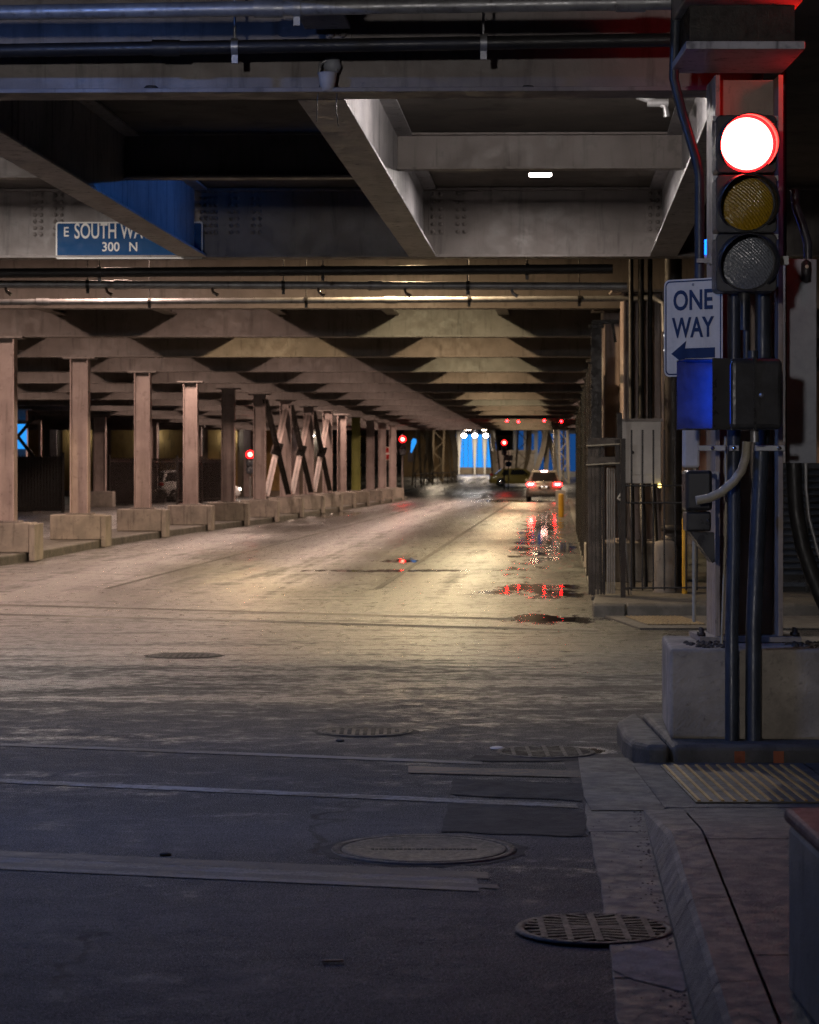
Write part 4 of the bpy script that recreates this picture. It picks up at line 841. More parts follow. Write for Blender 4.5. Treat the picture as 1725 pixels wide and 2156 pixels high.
# signal head assumed just beyond the right edge, throwing red on the column
YO = 14.15; t = thing('traffic_signal', 'red signal head assumed beyond the right edge for the crossing road', 'traffic light', (X(1775, YO), YO, Z(420, YO)), R(-80))
for i in range(3):
    plate_xz([(a, b + .17 + .345 * i) for a, b in rrect(.35, .335, .03)], 0.0, .2).build('housing_section', M['housing'], t, bevel=.006)
    MB().lathe([(0, .065), (.07, .056), (.12, .034), (.152, .004)], 24, Matrix.Translation((0, 0, .17 + .345 * i)) @ rot).build('lens', E_['red_side'] if i == 2 else M['lens_clear'], t)
MB().bar((0, .2, .5), (0, .6, .5), .05, .05).build('arm', M['galv'], t)

# one way sign
ys0 = 13.9; xs1 = X(1522, ys0); t = thing('one_way_sign', 'white one way sign with arrow beside the traffic signal', 'road sign', (xs1, ys0, Z(790, ys0)), R(-38))
w, h = 0.40, 0.575; cxs = -w / 2
plate_xz([(a + cxs, b + h / 2) for a, b in rrect(w, h, .035)], -.002, .002).build('plate', M['sign_white'], t)
ring_xz([(a + cxs, b + h / 2) for a, b in rrect(w - .018, h - .018, .03)], [(a + cxs, b + h / 2) for a, b in rrect(w - .034, h - .034, .024)], -.0032).build('border', M['navy'], t)
ar = [(-.15, 0), (-.045, .075), (-.055, .030), (.15, .030), (.15, -.030), (-.055, -.030), (-.045, -.075)]
plate_xz([(a + cxs, b + .135) for a, b in ar], -.0042, -.0034).build('arrow', M['navy'], t)
def fit_text(body, cx, zc, wt, ht):
    o = text(body, 1.0, M['navy'], t, (0, 0, 0), off=0.024); bpy.context.view_layer.update(); bb = o.bound_box
    x0, x1 = min(v[0] for v in bb), max(v[0] for v in bb); y0, y1 = min(v[1] for v in bb), max(v[1] for v in bb)
    sx, sy = wt / (x1 - x0), ht / (y1 - y0); o.scale = (sx, sy, 0.3); o.location = (cx - wt / 2 - x0 * sx, -.0042, zc - ht / 2 - y0 * sy)
fit_text('ONE', cxs, 0.450, 0.27, 0.122); fit_text('WAY', cxs, 0.288, 0.29, 0.122)
for z in (0.03, h - .035): MB().lathe([(0, .004), (.008, .003), (.009, 0)], 8, Matrix.Translation((cxs, -.002, z)) @ rot).build('bolt', M['galv'], t)

# pedestrian signal seen from the side, lit blue inside its visor
YP = 13.45; kp = YP / FPX; t = thing('pedestrian_signal', 'dark pedestrian signal lit blue inside its visor', 'pedestrian signal', (X(1578, YP), YP, Z(905, YP)), R(5)); h = 148 * kp
MB().box(-.145, .155, -0.16, 0.16, 0, h).build('housing', M['housing'], t, bevel=.03, seg=3)
MB().box(-.012, .002, -.163, .163, -.004, h + .004).build('seam', M['black'], t)
MB().lathe([(0, .02), (.012, .015), (.014, 0)], 8, Matrix.Translation((.03, -.16, h * .48)) @ rot).build('latch', M['galv'], t)
MB().box(-.160, -.146, -.13, .13, .03, h - .03).build('face', E_['blue'], t)
g = MB(); d = .24
g.box(-.146 - d, -.146, .15, .154, 0.0, h).box(-.146 - d, -.146, -.10, .15, h - .006, h - .002).box(-.146 - d, -.146, -.10, .15, 0.002, .006)
g.build('visor', M['housing'], t)
MB().box(-.146 - d * .42, -.146, -.158, -.154, .0, h).build('visor_side', M['black'], t)
MB().tube([(0.02, 0, h), (0.02, 0, h + .05)], .03, 10).build('conduit_hub', M['conduit'], t)
MB().tube([(0.03, 0, -.07), (0.03, 0, .01)], .024, 10).build('mount', M['galv'], t)
# black side-facing device lower left
YD = 14.0; t = thing('black_signal_housing', 'black side-mounted device with hood below the one way sign', 'signal device', (X(1470, YD), YD, Z(1180, YD))); kd = YD / FPX
MB().box(-30 * kd, 26 * kd, -.1, .12, 105 * kd, 190 * kd).build('upper_box', M['black'], t, bevel=.02)
MB().box(-28 * kd, 24 * kd, -.09, .11, 62 * kd, 103 * kd).build('lower_box', M['black'], t, bevel=.012)
plate_xz([(-20 * kd, 60 * kd), (30 * kd, 60 * kd), (32 * kd, -2 * kd), (26 * kd, -4 * kd)], -.09, .1).build('hood', M['black'], t)
MB().lathe([(0, .006), (.009, .005), (.01, 0)], 8, Matrix.Translation((18 * kd, -.09, 85 * kd)) @ rot).build('screw', M['chrome'], t)
t = thing('grey_channel_cover', 'pale grey cover plate left of the signal column', 'cover plate', (X(1457, 14.6), 14.6, Z(985, 14.6))); MB().box(-17 * .00292, 17 * .00292, 0, .1, 0, 150 * .00292).build('cover', M['cabinet'], t, bevel=.015)
MB().tube([(0.02, .05, 0), (.02, .05, -.95)], .012, 8).build('tail', M['flex'], t)
# tall grey enclosure at the right edge
YE = 14.9; t = thing('wall_enclosure', 'tall grey steel enclosure at the right edge', 'enclosure', (X(1687, YE), YE, Z(975, YE))); ke = YE / FPX
MB().box(-33 * ke, 33 * ke, 0, .25, 0, 430 * ke).build('case', M['trough'], t, bevel=.006)
MB().box(-33 * ke, -30.5 * ke, -.002, -.001, 0.01, 425 * ke).build('door_edge', M['black'], t)
MB().lathe([(.0, 0.0), (.028, .01), (.032, .07), (.03, .13), (0, .15)], 14, Matrix.Translation((8 * ke, -.045, 378 * ke))).build('photocell', M['housing'], t)
MB().lathe([(0, .003), (.012, 0)], 10, Matrix.Translation((8 * ke, -.078, 378 * ke + .1)) @ rot).build('photocell_window', M['sign_white'], t)
MB().tube([(20 * ke, .1, 430 * ke), (20 * ke, .1, 465 * ke), (10 * ke, .1, 500 * ke), (-6 * ke, .1, 545 * ke), (-8 * ke, .1, 580 * ke)], .028, 10).build('top_conduit', M['conduit'], t)
pipe('thick black conduit curving below the grey enclosure', [(X(a, 14.6), 14.6, Z(b, 14.6)) for a, b in ((1672, 975), (1673, 1020), (1677, 1080), (1690, 1150), (1712, 1215), (1740, 1280), (1770, 1350))], 0.048, 'black_pipe')
pipe('grey edge conduit beside the thick black curved conduit', [(X(a, 14.75), 14.75, Z(b, 14.75)) for a, b in ((1697, 975), (1698, 1030), (1704, 1090), (1722, 1160), (1748, 1230))], 0.010, 'galv')
pipe('dark vertical pipe right of the traffic signal', [(X(1650, 15.2), 15.2, Z(-30, 15.2)), (X(1650, 15.2), 15.2, Z(960, 15.2))], 0.02, 'black_pipe')
# blue beacon behind the column
t = thing('blue_beacon', 'small blue beacon half hidden behind the signal column', 'beacon', (X(1490, 15.6), 15.6, Z(535, 15.6)))
MB().lathe([(0, .1), (.03, .09), (.04, .05), (.04, 0), (0, 0)], 14).build('globe', E_['blue'], t); MB().box(-.03, .12, -.02, .05, -.06, -.005).build('mount', M['galv'], t)

# ================================================================== STREET FURNITURE ON THE GROUND
def manhole(label, px, py, r, nubs=True):
    x, y = G(px, py); t = thing('manhole_cover', label, 'manhole cover', (x, y, 0.004), 0, 'iron covers in the road')
    MB().lathe([(r * 1.0, .000), (r * .99, .0045), (r * .93, .0055), (r * .915, .004), (r * .905, -.002)], 56).build('frame', M['iron'], t)
    MB().lathe([(0, .003), (r * .78, .003), (r * .80, .0055), (r * .87, .0055), (r * .885, .003), (r * .89, -.002)], 56).build('lid', M['iron'], t)
    MB().lathe([(0, .0006), (r * .95, .0006)], 40).build('gap', M['pit'], t)
    MB().sheet([(r * (1.10 + .05 * math.sin(k * 1.7) + random.uniform(-.02, .02)) * math.cos(k * math.pi / 20), r * (1.10 + .05 * math.sin(k * 2.3) + random.uniform(-.02, .02)) * math.sin(k * math.pi / 20), -.0015) for k in range(40)]).build('tar_seal', M['patch'], t, fix=False)
    g = MB()
    for a in range(18):
        q = (a - 4) * .09 + (math.pi if a > 8 else 0) - (.81 if a > 8 else 0)
        if nubs: g.box(-.014, .014, -.006, .006, .0035, .0065, Matrix.Rotation(q, 4, 'Z') @ Matrix.Translation((r * .955, 0, 0)))
    for k in range(26):
        if nubs: g.box(-r * .55 + k * r * 1.1 / 25 - .008, -r * .55 + k * r * 1.1 / 25 + .006, -.022, .022 * random.uniform(.5, 1), .003, .006)
    for i in range(-4, 5):
        for j in range(-4, 5):
            if not nubs and math.hypot(i, j) < 4.3: g.box(i * r * .165 - .014, i * r * .165 + .014, j * r * .165 - .014, j * r * .165 + .014, .003, .0065)
    g.build('raised_pattern', M['iron'], t, kind='stuff')
manhole('large round manhole cover with a raised rim just beyond the stop line', 893, 1790, 0.415)
manhole('worn round manhole cover in the middle of the crossing road', 770, 1541, 0.31, False)
manhole('dark manhole cover far across the crossing road', 388, 1381, 0.33, False)
def grate(label, px, py, r):
    x, y = G(px, py); t = thing('drain_grate', label, 'drain grate', (x, y, 0.0085 if px > 1200 else 0.003), 0, 'round drain grates')
    MB().lathe([(r * 1.0, .0), (r * .985, .0075), (r * .9, .009), (r * .88, .0)], 48).build('frame', M['iron'], t)
    MB().lathe([(0, .0012), (r * .95, .0012)], 40).build('pit', M['pit'], t)
    MB().box(-.014, .014, -r * .88, r * .88, .002, .011).build('spine', M['iron'], t)
    MB().box(-r * .88, -.0145, -.012, .012, .002, .0105).build('spine', M['iron'], t); MB().box(.0145, r * .88, -.012, .012, .002, .0105).build('spine', M['iron'], t)
    for sx_ in (-1, 1):
        for k in range(-5, 6):
            if k == 0: continue
            yy = k * r * .165; half = math.sqrt(max(0, (r * .89) ** 2 - yy ** 2)); tilt = (-1 if (k > 0) == (sx_ > 0) else 1) * 0.0
            if half < .05: continue
            MB().bar((sx_ * .016, yy - .035 * (1 if k > 0 else -1), .006), (sx_ * half * .97, yy + .02 * (1 if k > 0 else -1), .006), .008, .026, (0, 1, 0)).build('bar', M['iron'], t)
        for q in (.35, .66): MB().bar((sx_ * r * q, -r * .86 * math.sqrt(1 - q * q), .0062), (sx_ * r * q, r * .86 * math.sqrt(1 - q * q), .0062), .022, .0085, (0, 0, 1)).build('cross_bar', M['iron'], t)
grate('round slotted drain grate in the near gutter', 1253, 1962, 0.295)
grate('round slotted drain grate by the kerb nose of the concrete base', 1150, 1586, 0.30)
# pale salt stain and loose grit along the gutter
pts = []
for px, py in ((1287, 2018), (1340, 2000), (1400, 2012), (1455, 2002), (1472, 2040), (1462, 2072), (1435, 2098), (1380, 2082), (1330, 2072), (1293, 2052)):
    x, y = G(px, py); pts.append((x + random.uniform(-.01, .01), y, .0155))
struct(MB().sheet(pts).build('gutter_stain', M['salt'], fix=False))
g = MB()
for i in range(420):
    y = random.uniform(6.5, 13.5); edge_ = random.random() < .6
    x = (kx(min(y, 11.7)) - abs(random.gauss(0, .03)) - .004) if edge_ else random.uniform(.7, .9) + .03 * (y - 8) if random.random() < .7 else random.uniform(-2.5, .7)
    r = random.uniform(.002, .005) if not edge_ else random.uniform(.002, .008)
    g.lathe([(0, r * .5), (r * .7, r * .35), (r, 0)], 5, Matrix.Translation((x, y, .012 if x > .65 else .001)) @ Matrix.Diagonal((1, random.uniform(.8, 2.2), 1, 1)) @ Matrix.Rotation(random.random() * 3, 4, 'Z'))
o = g.build('grit', M['dirt']); o['kind'] = 'stuff'; o['label'] = 'loose dark grit in the gutter and on the near road'
for px in (1558, 1640):
    struct(MB().box(X(px, 13.6) - .03, X(px, 13.6) + .03, 13.6045, 13.607, .012, .09).build('kerb_paint_mark', M['orange_mark']))
# low wall at the right
t = thing('low_wall', 'low dark concrete wall with red-painted top at the right edge', 'low wall', (1.127, 7.07, 0.15))
MB().add([(0, 0, 0), (1.2, 0, 0), (1.2, -3.5, 0), (0, -3.5, 0), (0, 0, .50), (1.2, 0, .50), (1.2, -3.5, .50), (0, -3.5, .50)], [(0, 1, 5, 4), (1, 2, 6, 5), (2, 3, 7, 6), (3, 0, 4, 7), (0, 3, 2, 1), (4, 5, 6, 7)]).build('face', M['concrete'], t, bevel=.02)
MB().box(-0.012, 1.2, -3.5, 0.012, .502, .545).build('coping', M['red_top'], t, bevel=.015)
# litter
for i, (px, py, n_) in enumerate(((700, 2029, 'small brown stick lying on the dark road'), (348, 1801, 'dark stone on the stop line'), (716, 1561, 'crumpled scrap beside the worn manhole cover'), (1047, 1577, 'wet white scrap glinting at the grate edge'))):
    x, y = G(px, py)
    if i == 0: o = MB().bar((-.028, 0, .008), (.03, .004, .008), .008, .01).build('stick', M['stick'])
    else: o = MB().lathe([(0, .016), (.014, .014), (.022, .006), (.02, 0)], 7).build('scrap', M['dirt'] if i < 3 else M['litter'])
    o.location = (x, y, .003); o.scale = (1.3, 1.6, .8) if i < 3 else (2.2, 3, .8); tag(o, n_, 'litter')

# ================================================================== VEHICLES
def car(name, label, cat, loc, rz, paint, suv=True, lights=True, side_detail=False):
    t = thing(name, label, cat, loc, rz)
    H = 1.0 if suv else 0.84; L = 4.55
    def ring(y, zb, zt, w, crown=0.03):
        return [(-w * .93, y, zb), (-w, y, zb + .18), (-w * 1.0, y, (zb + zt) / 2), (-w * .97, y, zt - .06), (-w * .9, y, zt), (0, y, zt + crown), (w * .9, y, zt), (w * .97, y, zt - .06), (w, y, (zb + zt) / 2), (w, y, zb + .18), (w * .93, y, zb)]
    st = [(0.0, .42, .62, .80), (0.04, .32, .86, .90), (0.10, .28, 1.08 * H + (.0 if suv else .05), .92), (0.5, .26, 1.10 * H, .945), (2.2, .24, 1.06 * H, .95), (3.3, .24, 1.02 * H, .94), (4.1, .27, .92 * H, .90), (4.45, .34, .76 * H, .82), (4.55, .42, .62, .72)]
    g = MB(); rs = [ring(*s) for s in st]; n = 11
    g.add([v for r in rs for v in r], [(i * n + k, i * n + k + 1, (i + 1) * n + k + 1, (i + 1) * n + k) for i in range(len(rs) - 1) for k in range(n - 1)], True)
    g.add(rs[0], [tuple(range(n))]); g.add(rs[-1], [tuple(range(n))[::-1]])
    g.add([r[k] for r in rs for k in (0, n - 1)], [(2 * i, 2 * i + 1, 2 * i + 3, 2 * i + 2) for i in range(len(rs) - 1)])
    g.build('body', M[paint], t)
    zt = 1.68 if suv else 1.42; y0 = .22 if suv else .75; zb = 1.06 * H
    cab = [(0.10 if suv else .35, zb, .87), (y0 + .12, zt - .06, .66), (y0 + .3, zt, .63), (2.3, zt + .01, .64), (2.75, zt - .06, .66), (3.45, zb - .02, .86)]
    g = MB(); v = []
    for y, z, w in cab: v += [(-w, y, z), (w, y, z)]
    g.add(v, [(2 * i, 2 * i + 1, 2 * i + 3, 2 * i + 2) for i in range(5)])
    base = [(-.9, cab[0][0], zb - .03), (.9, cab[0][0], zb - .03), (.9, 3.45, zb - .05), (-.9, 3.45, zb - .05)]
    g.add([(-w, y, z) for y, z, w in cab], [tuple(range(6))]); g.add([(w, y, z) for y, z, w in cab], [tuple(range(6))[::-1]])
    g.build('cabin', M[paint], t, bevel=.03)
    # windows (slightly proud)
    (ya, za, wa), (yb, zb2, wb) = cab[0], cab[1]
    def lerp(a, b, k): return a + (b - a) * k
    rw = [(s * lerp(wa, wb, k) * .84, lerp(ya, yb, k) - .025, lerp(za, zb2, k) + .004) for s, k in ((-1, .10), (1, .10), (1, .92), (-1, .92))]
    MB().sheet(rw).build('rear_window', M['glass_dark'], t)
    (ya, za, wa), (yb, zb2, wb) = cab[5], cab[4]
    MB().sheet([(s * lerp(wa, wb, k) * .86, lerp(ya, yb, k) + .025, lerp(za, zb2, k) + .006) for s, k in ((-1, .08), (1, .08), (1, .92), (-1, .92))]).build('windscreen', M['glass_dark'], t)
    for s in (-1, 1):
        for p0, p1 in ((.35 if suv else .95, 1.42), (1.52, 2.55)):
            MB().sheet([(s * .892, p0 - (.1 if p0 < 1 else 0), zb + .04), (s * .892, p1 + (.45 if p1 > 2 else 0), zb + .04), (s * .70, p1, zt - .10), (s * .70, p0 + .12, zt - .10)]).build('side_window', M['glass_dark'], t)
    for s in (-1, 1):
        for yy in (.82, 3.62):
            w = MB().lathe([(0.0, .02), (.20, .02), (.215, .0)], 20, Matrix.Translation((s * .955, yy, .34)) @ Matrix.Rotation(s * R(90), 4, 'Y')).build('rim', M['chrome'], None)
            ty = MB().lathe([(.205, .0), (.22, .012), (.33, .005), (.345, -.06), (.345, -.20), (.3, -.235), (0, -.235)], 24, Matrix.Translation((s * .955, yy, .34)) @ Matrix.Rotation(s * R(90), 4, 'Y')).build('wheel', M['tyre'], t); w.parent = ty
        MB().box(s * .97 - .09, s * .97 + .09, 2.62, 2.72, zb - .04, zb + .12).build('mirror', M[paint], t, bevel=.03)
        tl = MB().add([(s * .50, -.002, .86), (s * .88, .035, .84), (s * .90, .05, 1.03), (s * .50, .02, 1.02), (s * .50, -.04, .87), (s * .85, -.015, .86), (s * .86, .0, 1.01), (s * .52, -.02, 1.01), (s * .935, .2, .88), (s * .93, .2, 1.02)], [(4, 5, 6, 7), (0, 1, 5, 4), (1, 2, 6, 5), (2, 3, 7, 6), (3, 0, 4, 7), (1, 8, 9, 2)]).build('tail_light', E_['tail'] if lights else M['sign_red'], t)
        if lights: MB().box(s * .72 - .10, s * .72 + .10, -.045, -.03, .91, .97).build('lamp_core', E_['tail_core'], tl)
        MB().box(s * .62 - .16, s * .62 + .16, 4.50, 4.535, .60, .72).build('headlight', M['plate'] if lights else E_['head'], t)
    if lights: MB().box(-.17, .17, .30, .33, zt - .055, zt - .015).build('high_brake_light', E_['tail_core'], t)
    MB().box(-.30, .30, -.035, -.0, .70, .83).build('plate_recess', M['black'], t); pl = MB().box(-.155, .155, -.045, -.036, .70, .82).build('number_plate', M['plate'], t)
    if lights:
        for s in (-1, 1): MB().box(s * .12 - .035, s * .12 + .035, -.05, -.046, .815, .835).build('plate_lamp', E_['plate'], pl)
    MB().box(-.84, .84, -.07, .05, .42, .60).build('bumper', M[paint], t, bevel=.03); MB().box(-.62, .62, -.04, .1, .27, .41).build('lower_valance', M['black'], t, bevel=.02)
    MB().lathe([(0, .012), (.045, .01), (.05, 0)], 14, Matrix.Translation((0, .03, 1.055 * H)) @ rot).build('badge', M['chrome'], t)
    if suv:
        for s in (-1, 1): MB().tube([(s * .58, .55, zt + .0), (s * .58, .65, zt + .05), (s * .58, 2.2, zt + .06), (s * .58, 2.32, zt)], .016, 6).build('roof_rail', M['chrome'], t)
    return t
Yv = 127.0
car('suv', 'silver sport utility vehicle with brake lights glowing at the red light', 'car', (X(1146, Yv), Yv, 0.004), -math.atan(TAN), 'paint_silver')
zt_ = (185 - 150) * .012; car('taxi', 'yellow taxi crossing beyond the waiting car', 'car', (X(1032, 185), 185, zt_), R(-90), 'paint_yellow', False, False)
car('parked_car', 'white car parked behind the see-through fence', 'car', (X(322, 128), 130, 0), R(-72), 'paint_white', True, False)

# ================================================================== FAR SIGNALS AND SIGNS
def far_signal(label, px, py, Y, ground=0.0, pole=True, face='red_far', r=.2, extra=1):
    z = Z(py, Y); t = thing('traffic_signal', label, 'traffic light', (X(px, Y), Y, ground))
    z -= ground
    if pole: MB().tube([(0, .12, 0), (0, .12, z + .3)], .05, 8).build('pole', M['grey_bar'], t)
    MB().box(-.18, .18, 0, .1, z - .9, z + .2).build('housing', M['black'], t, bevel=.02)
    for i in range(3):
        o = MB().lathe([(0, .03), (r * .7, .02), (r, 0)], 18, Matrix.Translation((0, -.002, z - .35 * i)) @ rot).build('lens', E_['red_ring'] if i == 0 else M['lens_clear'], t)
        if i == 0: MB().lathe([(0, .04), (r * .35, .036), (r * .5, .026)], 14, Matrix.Translation((0, -.004, z)) @ rot).build('bulb', E_[face], o)
    for i in range(3): MB().lathe([(r + .01, 0), (r + .01, .12)], 18, Matrix.Translation((0, -.001, z - .35 * i)) @ rot).build('visor', M['black'], t)
    return t, z
t, z = far_signal('red traffic signal at the far end of the kerb island', 848, 925, 136)
MB().box(.30, .62, -.1, .2, z - 1.3, z - .75).build('pedestrian_head', M['black'], t)
o = MB().lathe([(0, .3), (.1, .28), (.15, .1), (.1, -.2), (.04, -.5), (0, -.55)], 12, Matrix.Translation((.62, -.1, z - .25)) @ Matrix.Rotation(.25, 4, 'Y')).build('blue_lit_visor', E_['blue_panel'], t)  # visor glows itself, in place of blue light falling on it
far_signal('red traffic signal above the white and blue signs past the tunnel end', 1062, 932, 172, .26)
far_signal('small red traffic signal behind the fifth island column', 527, 957, 112)
o = MB().lathe([(0, .03), (.09, .02), (.11, 0)], 12, rot).build('red_lamp', E_['red_far']); o.location = (X(725, 140), 140, Z(954, 140)); tag(o, 'tiny red lamp between the braced and yellow-green columns', 'lamp')
Y = 134; t = thing('no_entry_sign', 'round red no entry sign on a post near the far island signal', 'road sign', (X(813, Y), Y, 0)); z = Z(955, Y)
MB().tube([(0, .05, 0), (0, .05, z + .4)], .03, 8).build('post', M['grey_bar'], t); plate_xz([(a, b + z) for a, b in rrect(.75, .75, .05)], 0, .01).build('backing', M['sign_white'], t)
MB().lathe([(0, .012), (.34, .012), (.34, 0)], 28, Matrix.Translation((0, -.002, z)) @ rot).build('disc', M['sign_red'], t); MB().box(-.22, .22, -.02, -.0155, z - .05, z + .05).build('bar', M['sign_text'], t)
Y = 171; t = thing('sign_post', 'post with white and blue signs below the far red signal', 'road sign', (X(1071, Y), Y, .25)); z = lambda p: Z(p, Y) - .25
MB().tube([(0, .05, 0), (0, .05, z(950))], .04, 8).build('post', M['grey_bar'], t); MB().box(-.3, .3, 0, .02, z(970), z(958)).build('white_sign', M['sign_white'], t); MB().box(-.22, .22, 0, .02, z(982), z(972)).build('blue_sign', M['sign_blue'], t)
for i, s in enumerate(('ONE', 'WAY')): text(s, .2, M['navy'], t, (0, -.004, z(963.5 + 5.5 * i)), align='CENTER')
o = MB().add([(-.55, 0, 0), (.5, 0, 0), (.5, 0, .30), (-.55, 0, .18), (-.55, .1, 0), (.5, .1, 0), (.5, .1, .30), (-.55, .1, .18)], [(0, 1, 2, 3), (4, 7, 6, 5), (0, 4, 5, 1), (1, 5, 6, 2), (2, 6, 7, 3), (3, 7, 4, 0)]).build('blue_board', E_['blue_panel']); o.location = (X(1071, 195), 195, Z(998, 195)); tag(o, 'tilted blue board behind the yellow taxi', 'board')

# ================================================================== BRIDGE HOUSE AND STEELWORK BEYOND THE TUNNEL
YB = 255; gz = (YB - 150) * .012; kb = YB / FPX
def bx(px): return X(px, YB)
t = thing('blue_lit_wall', 'blue lit glazed wall behind white flared pillars beyond the tunnel', 'building', (bx(1000), YB, gz))
MB().box(bx(958) - bx(1000), bx(1042) - bx(1000), 0, .5, 0, Z(900, YB) - gz).build('wall', M['far_wall'], t)
for i in range(10):
    a = 946 + i * 10; MB().box(bx(a) - bx(1000) + .02, bx(a + 9.4) - bx(1000), -.06, -.005, .3, Z(915, YB) - gz).build('pane', E_['blue_panel' if 1 < i < 9 else 'blue_panel_dim'], t)
MB().box(bx(955) - bx(1000), bx(1044) - bx(1000), -.7, -.1, 0, .75).build('parapet', M['far_wall'], t)
for i, px in enumerate((966, 999, 1020, 1037)):
    t = thing('flared_pillar', f'{ORD[i]} white pillar flaring at the top before the blue wall, counted from the left', 'pillar', (bx(px), YB - 1.6, gz), 0, 'white pillars before the blue wall')
    MB().lathe([(.10, 0), (.12, 1.2), (.20, 2.6), (.30, 3.8), (.34, 4.6), (.33, 5.2)], 16).build('shaft', M['white_pillar'], t)
for i, px in enumerate((977, 1000, 1023)):
    Y = 178; t = thing('flood_lamp', f'{ORD[i]} of three round white lamps hanging above the tunnel mouth', 'lamp', (X(px, Y), Y, Z(917, Y)), 0, 'three round white lamps')
    MB().lathe([(0, -.16), (.12, -.12), (.2, 0), (.15, .1), (0, .14)], 14).build('globe', E_['flood'], t); MB().tube([(0, 0, .1), (0, 0, 1.2)], .03, 6).build('stem', M['galv'], t)
struct(MB().box(-30, 45, 165, 300, 6.1, 6.6).build('deck_slab', M['deck']))
def truss(label, px, Y, w, lean, h=6.0, mat='bridge', lattice=True):
    g0 = max(0, (Y - 150) * .012); t = thing('bridge_truss_leg', label, 'bridge steelwork', (X(px, Y), Y, g0), 0, 'bridge steelwork beyond the tunnel')
    for s in (-1, 1): MB().bar((s * w / 2, 0, 0), (s * w / 2 + lean, 0, h), .16, .35).build('chord', M[mat], t)
    if lattice:
        n = 7
        for k in range(n):
            s = 1 if k % 2 else -1; MB().bar((-s * w / 2 + lean * k / n, .0, h * k / n), (s * w / 2 + lean * (k + 1) / n, .0, h * (k + 1) / n), .07, .1).build('lacing', M[mat], t)
    return t
for i, (px, Y, w, l, m) in enumerate(((880, 190, .9, .5, 'bridge'), (900, 196, 1.0, -.3, 'bridge'), (921, 205, .9, .2, 'bridge'), (941, 215, .9, -.6, 'bridge'), (1046, 225, .7, -.6, 'bridge'), (1096, 222, .9, .3, 'bridge'), (1176, 205, .8, .1, 'pale_steel'), (1189, 200, .7, -.2, 'pale_steel'))):
    truss(f'{ORD[i]} laced steel leg of the bridge beyond the tunnel mouth, counted from the left', px, Y, w, l, 6.2, m)
def rib(label, pa, ya, pb, yb, Y, w0, w1, mat):
    a = Vector((X(pa, Y), Y, Z(ya, Y))); b = Vector((X(pb, Y), Y, Z(yb, Y)))
    t = thing('bridge_rib', label, 'bridge steelwork', a, 0, 'pale curved ribs beyond the tunnel'); d = b - a; n = 8; vs = []
    side = Vector((d.z, 0, -d.x)).normalized()
    for k in range(n + 1):
        f = k / n; c = d * f + side * math.sin(f * math.pi) * 0.25; w = w0 + (w1 - w0) * f
        vs += [c - side * w / 2 + Vector((0, -.2, 0)), c + side * w / 2 + Vector((0, -.2, 0)), c + side * w / 2 + Vector((0, .2, 0)), c - side * w / 2 + Vector((0, .2, 0))]
    MB().add(vs, [(4 * k + j, 4 * k + (j + 1) % 4, 4 * k + 4 + (j + 1) % 4, 4 * k + 4 + j) for k in range(n) for j in range(4)]).build('plate', M[mat], t)
    MB().bar(d * .02 + Vector((0, -.26, 0)), d * .98 + Vector((0, -.26, 0)), .08, .1).build('stiffener', M[mat], t)
for i, (pa, ya, pb, yb, w0, w1, m) in enumerate(((1119, 1012, 1149, 905, .35, .5, 'pale_steel'), (1146, 1012, 1146, 905, .3, .55, 'pale_steel'), (1171, 1012, 1150, 905, .3, .45, 'pale_steel'), (1040, 1008, 1033, 905, .25, .3, 'pale_steel'), (1100, 1005, 1116, 905, .3, .3, 'bridge'),
        (958, 1010, 950, 905, .3, .6, 'pale_steel'), (930, 1012, 918, 905, .3, .5, 'bridge'), (905, 1014, 896, 905, .3, .5, 'bridge'))):
    rib(f'{ORD[i]} curved steel rib of the bridge beyond the tunnel mouth', pa, ya, pb, yb, 212 + i, w0, w1, m)
t = thing('abutment_wall', 'blue-grey abutment wall behind the pale ribs right of the car', 'wall', (X(1150, 236), 236, 1.0)); MB().box(-3.2, 3.4, 0, 1, 0, 5.4).build('wall_face', M['trough'], t)
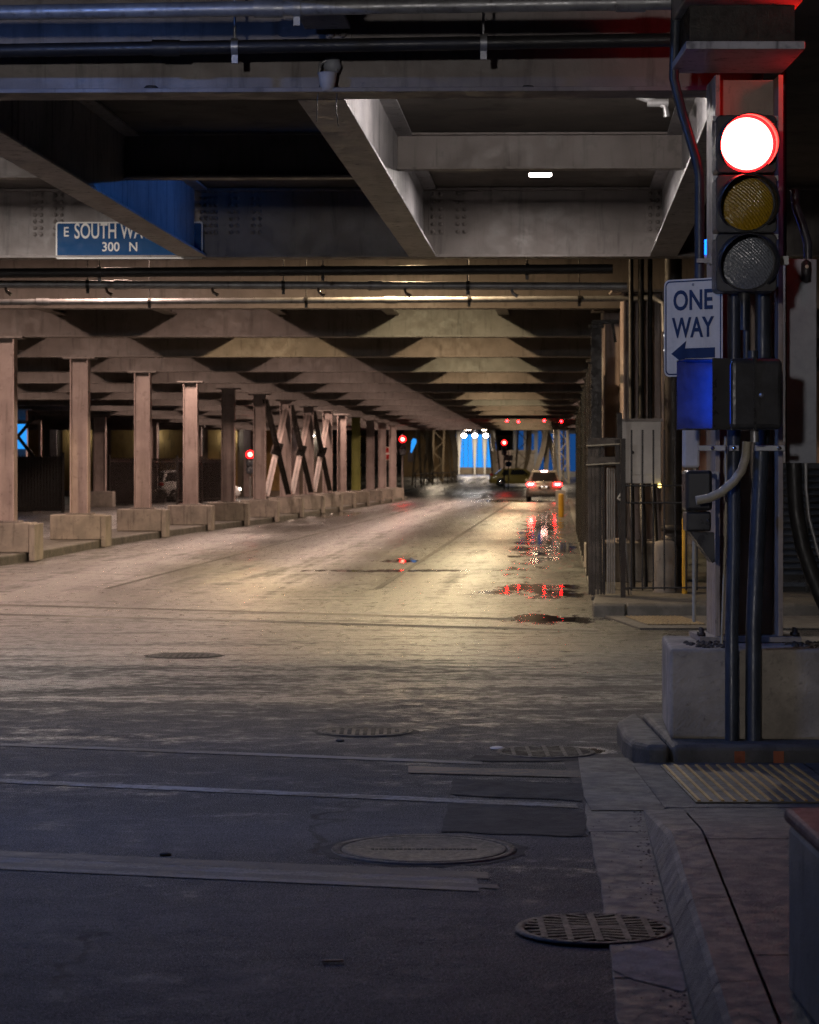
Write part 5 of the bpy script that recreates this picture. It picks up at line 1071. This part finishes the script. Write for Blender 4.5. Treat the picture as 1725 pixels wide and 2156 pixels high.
for i in range(6): MB().box(-2.9 + i * 1.05, -2.25 + i * 1.05, -.05, -.004, .6, 4.6 - .3 * (i % 2)).build('pane', E_['blue_panel_dim'], t)  # glowing panes added to fill the dark between the ribs
t = thing('abutment_wall', 'ochre abutment wall behind the laced legs left of the blue wall', 'wall', (X(905, 238), 238, 1.0)); MB().box(-2.6, 2.6, 0, 1, 0, 5.4).build('wall_face', M['ochre_dark'], t)
t = thing('stone_pier', 'pale stone pier left of the waiting car beyond the tunnel', 'pier', (X(1100, 235), 235, 1.0)); MB().box(-1.2, 1.2, 0, 2, 0, 2.4).build('block', M['concrete'], t, bevel=.05); MB().box(-1.3, 1.3, -.1, 2.1, 2.403, 2.7).build('cap', M['concrete'], t)
t = thing('brick_pier', 'pinkish pier behind the far red signal', 'pier', (X(1056, 232), 232, 1.0)); MB().box(-.9, .9, 0, 2, 0, 2.6).build('block', M['column'], t, bevel=.05)
t = thing('bridge_railing', 'dark railing along the far bridge approach', 'railing', (X(875, 180), 180, .3))
L = X(960, 210) - X(875, 180)
for z in (.3, .7, 1.1): MB().bar((0, 0, z), (L, 26, z + .15), .06, .06).build('rail', M['dark_steel'], t)
for k in range(9): MB().bar((L * k / 8, 26 * k / 8, 0), (L * k / 8, 26 * k / 8, 1.25), .08, .08).build('post', M['dark_steel'], t)
t = thing('far_building', 'dark building mass closing the view beyond the bridge', 'building', (10, 330, 0)); MB().box(-80, 80, 0, 4, 0, 40).build('wall', M['far_wall'], t)
for i in range(14): MB().box(-30 + i * 4, -28 + i * 4, -.05, -.002, 4, 7).build('window', M['glass_dark'], t)
# lamps added under the deck to brighten the far crossing
for i, (px, Y, z, kd) in enumerate(((915, 200, 5.9, 'far'), (1125, 205, 5.9, 'far'), (1170, 195, 5.9, 'far'), (985, 249, 5.9, 'far'), (1020, 249, 5.9, 'far'), (1150, 230, 5.9, 'far'), (905, 230, 5.9, 'far'))):
    lamp(f'{ORD[i]} lamp added under the bridge deck to brighten the far end', X(px, Y), Y, z, kd, 'lamps added under the bridge deck', .7, .7)
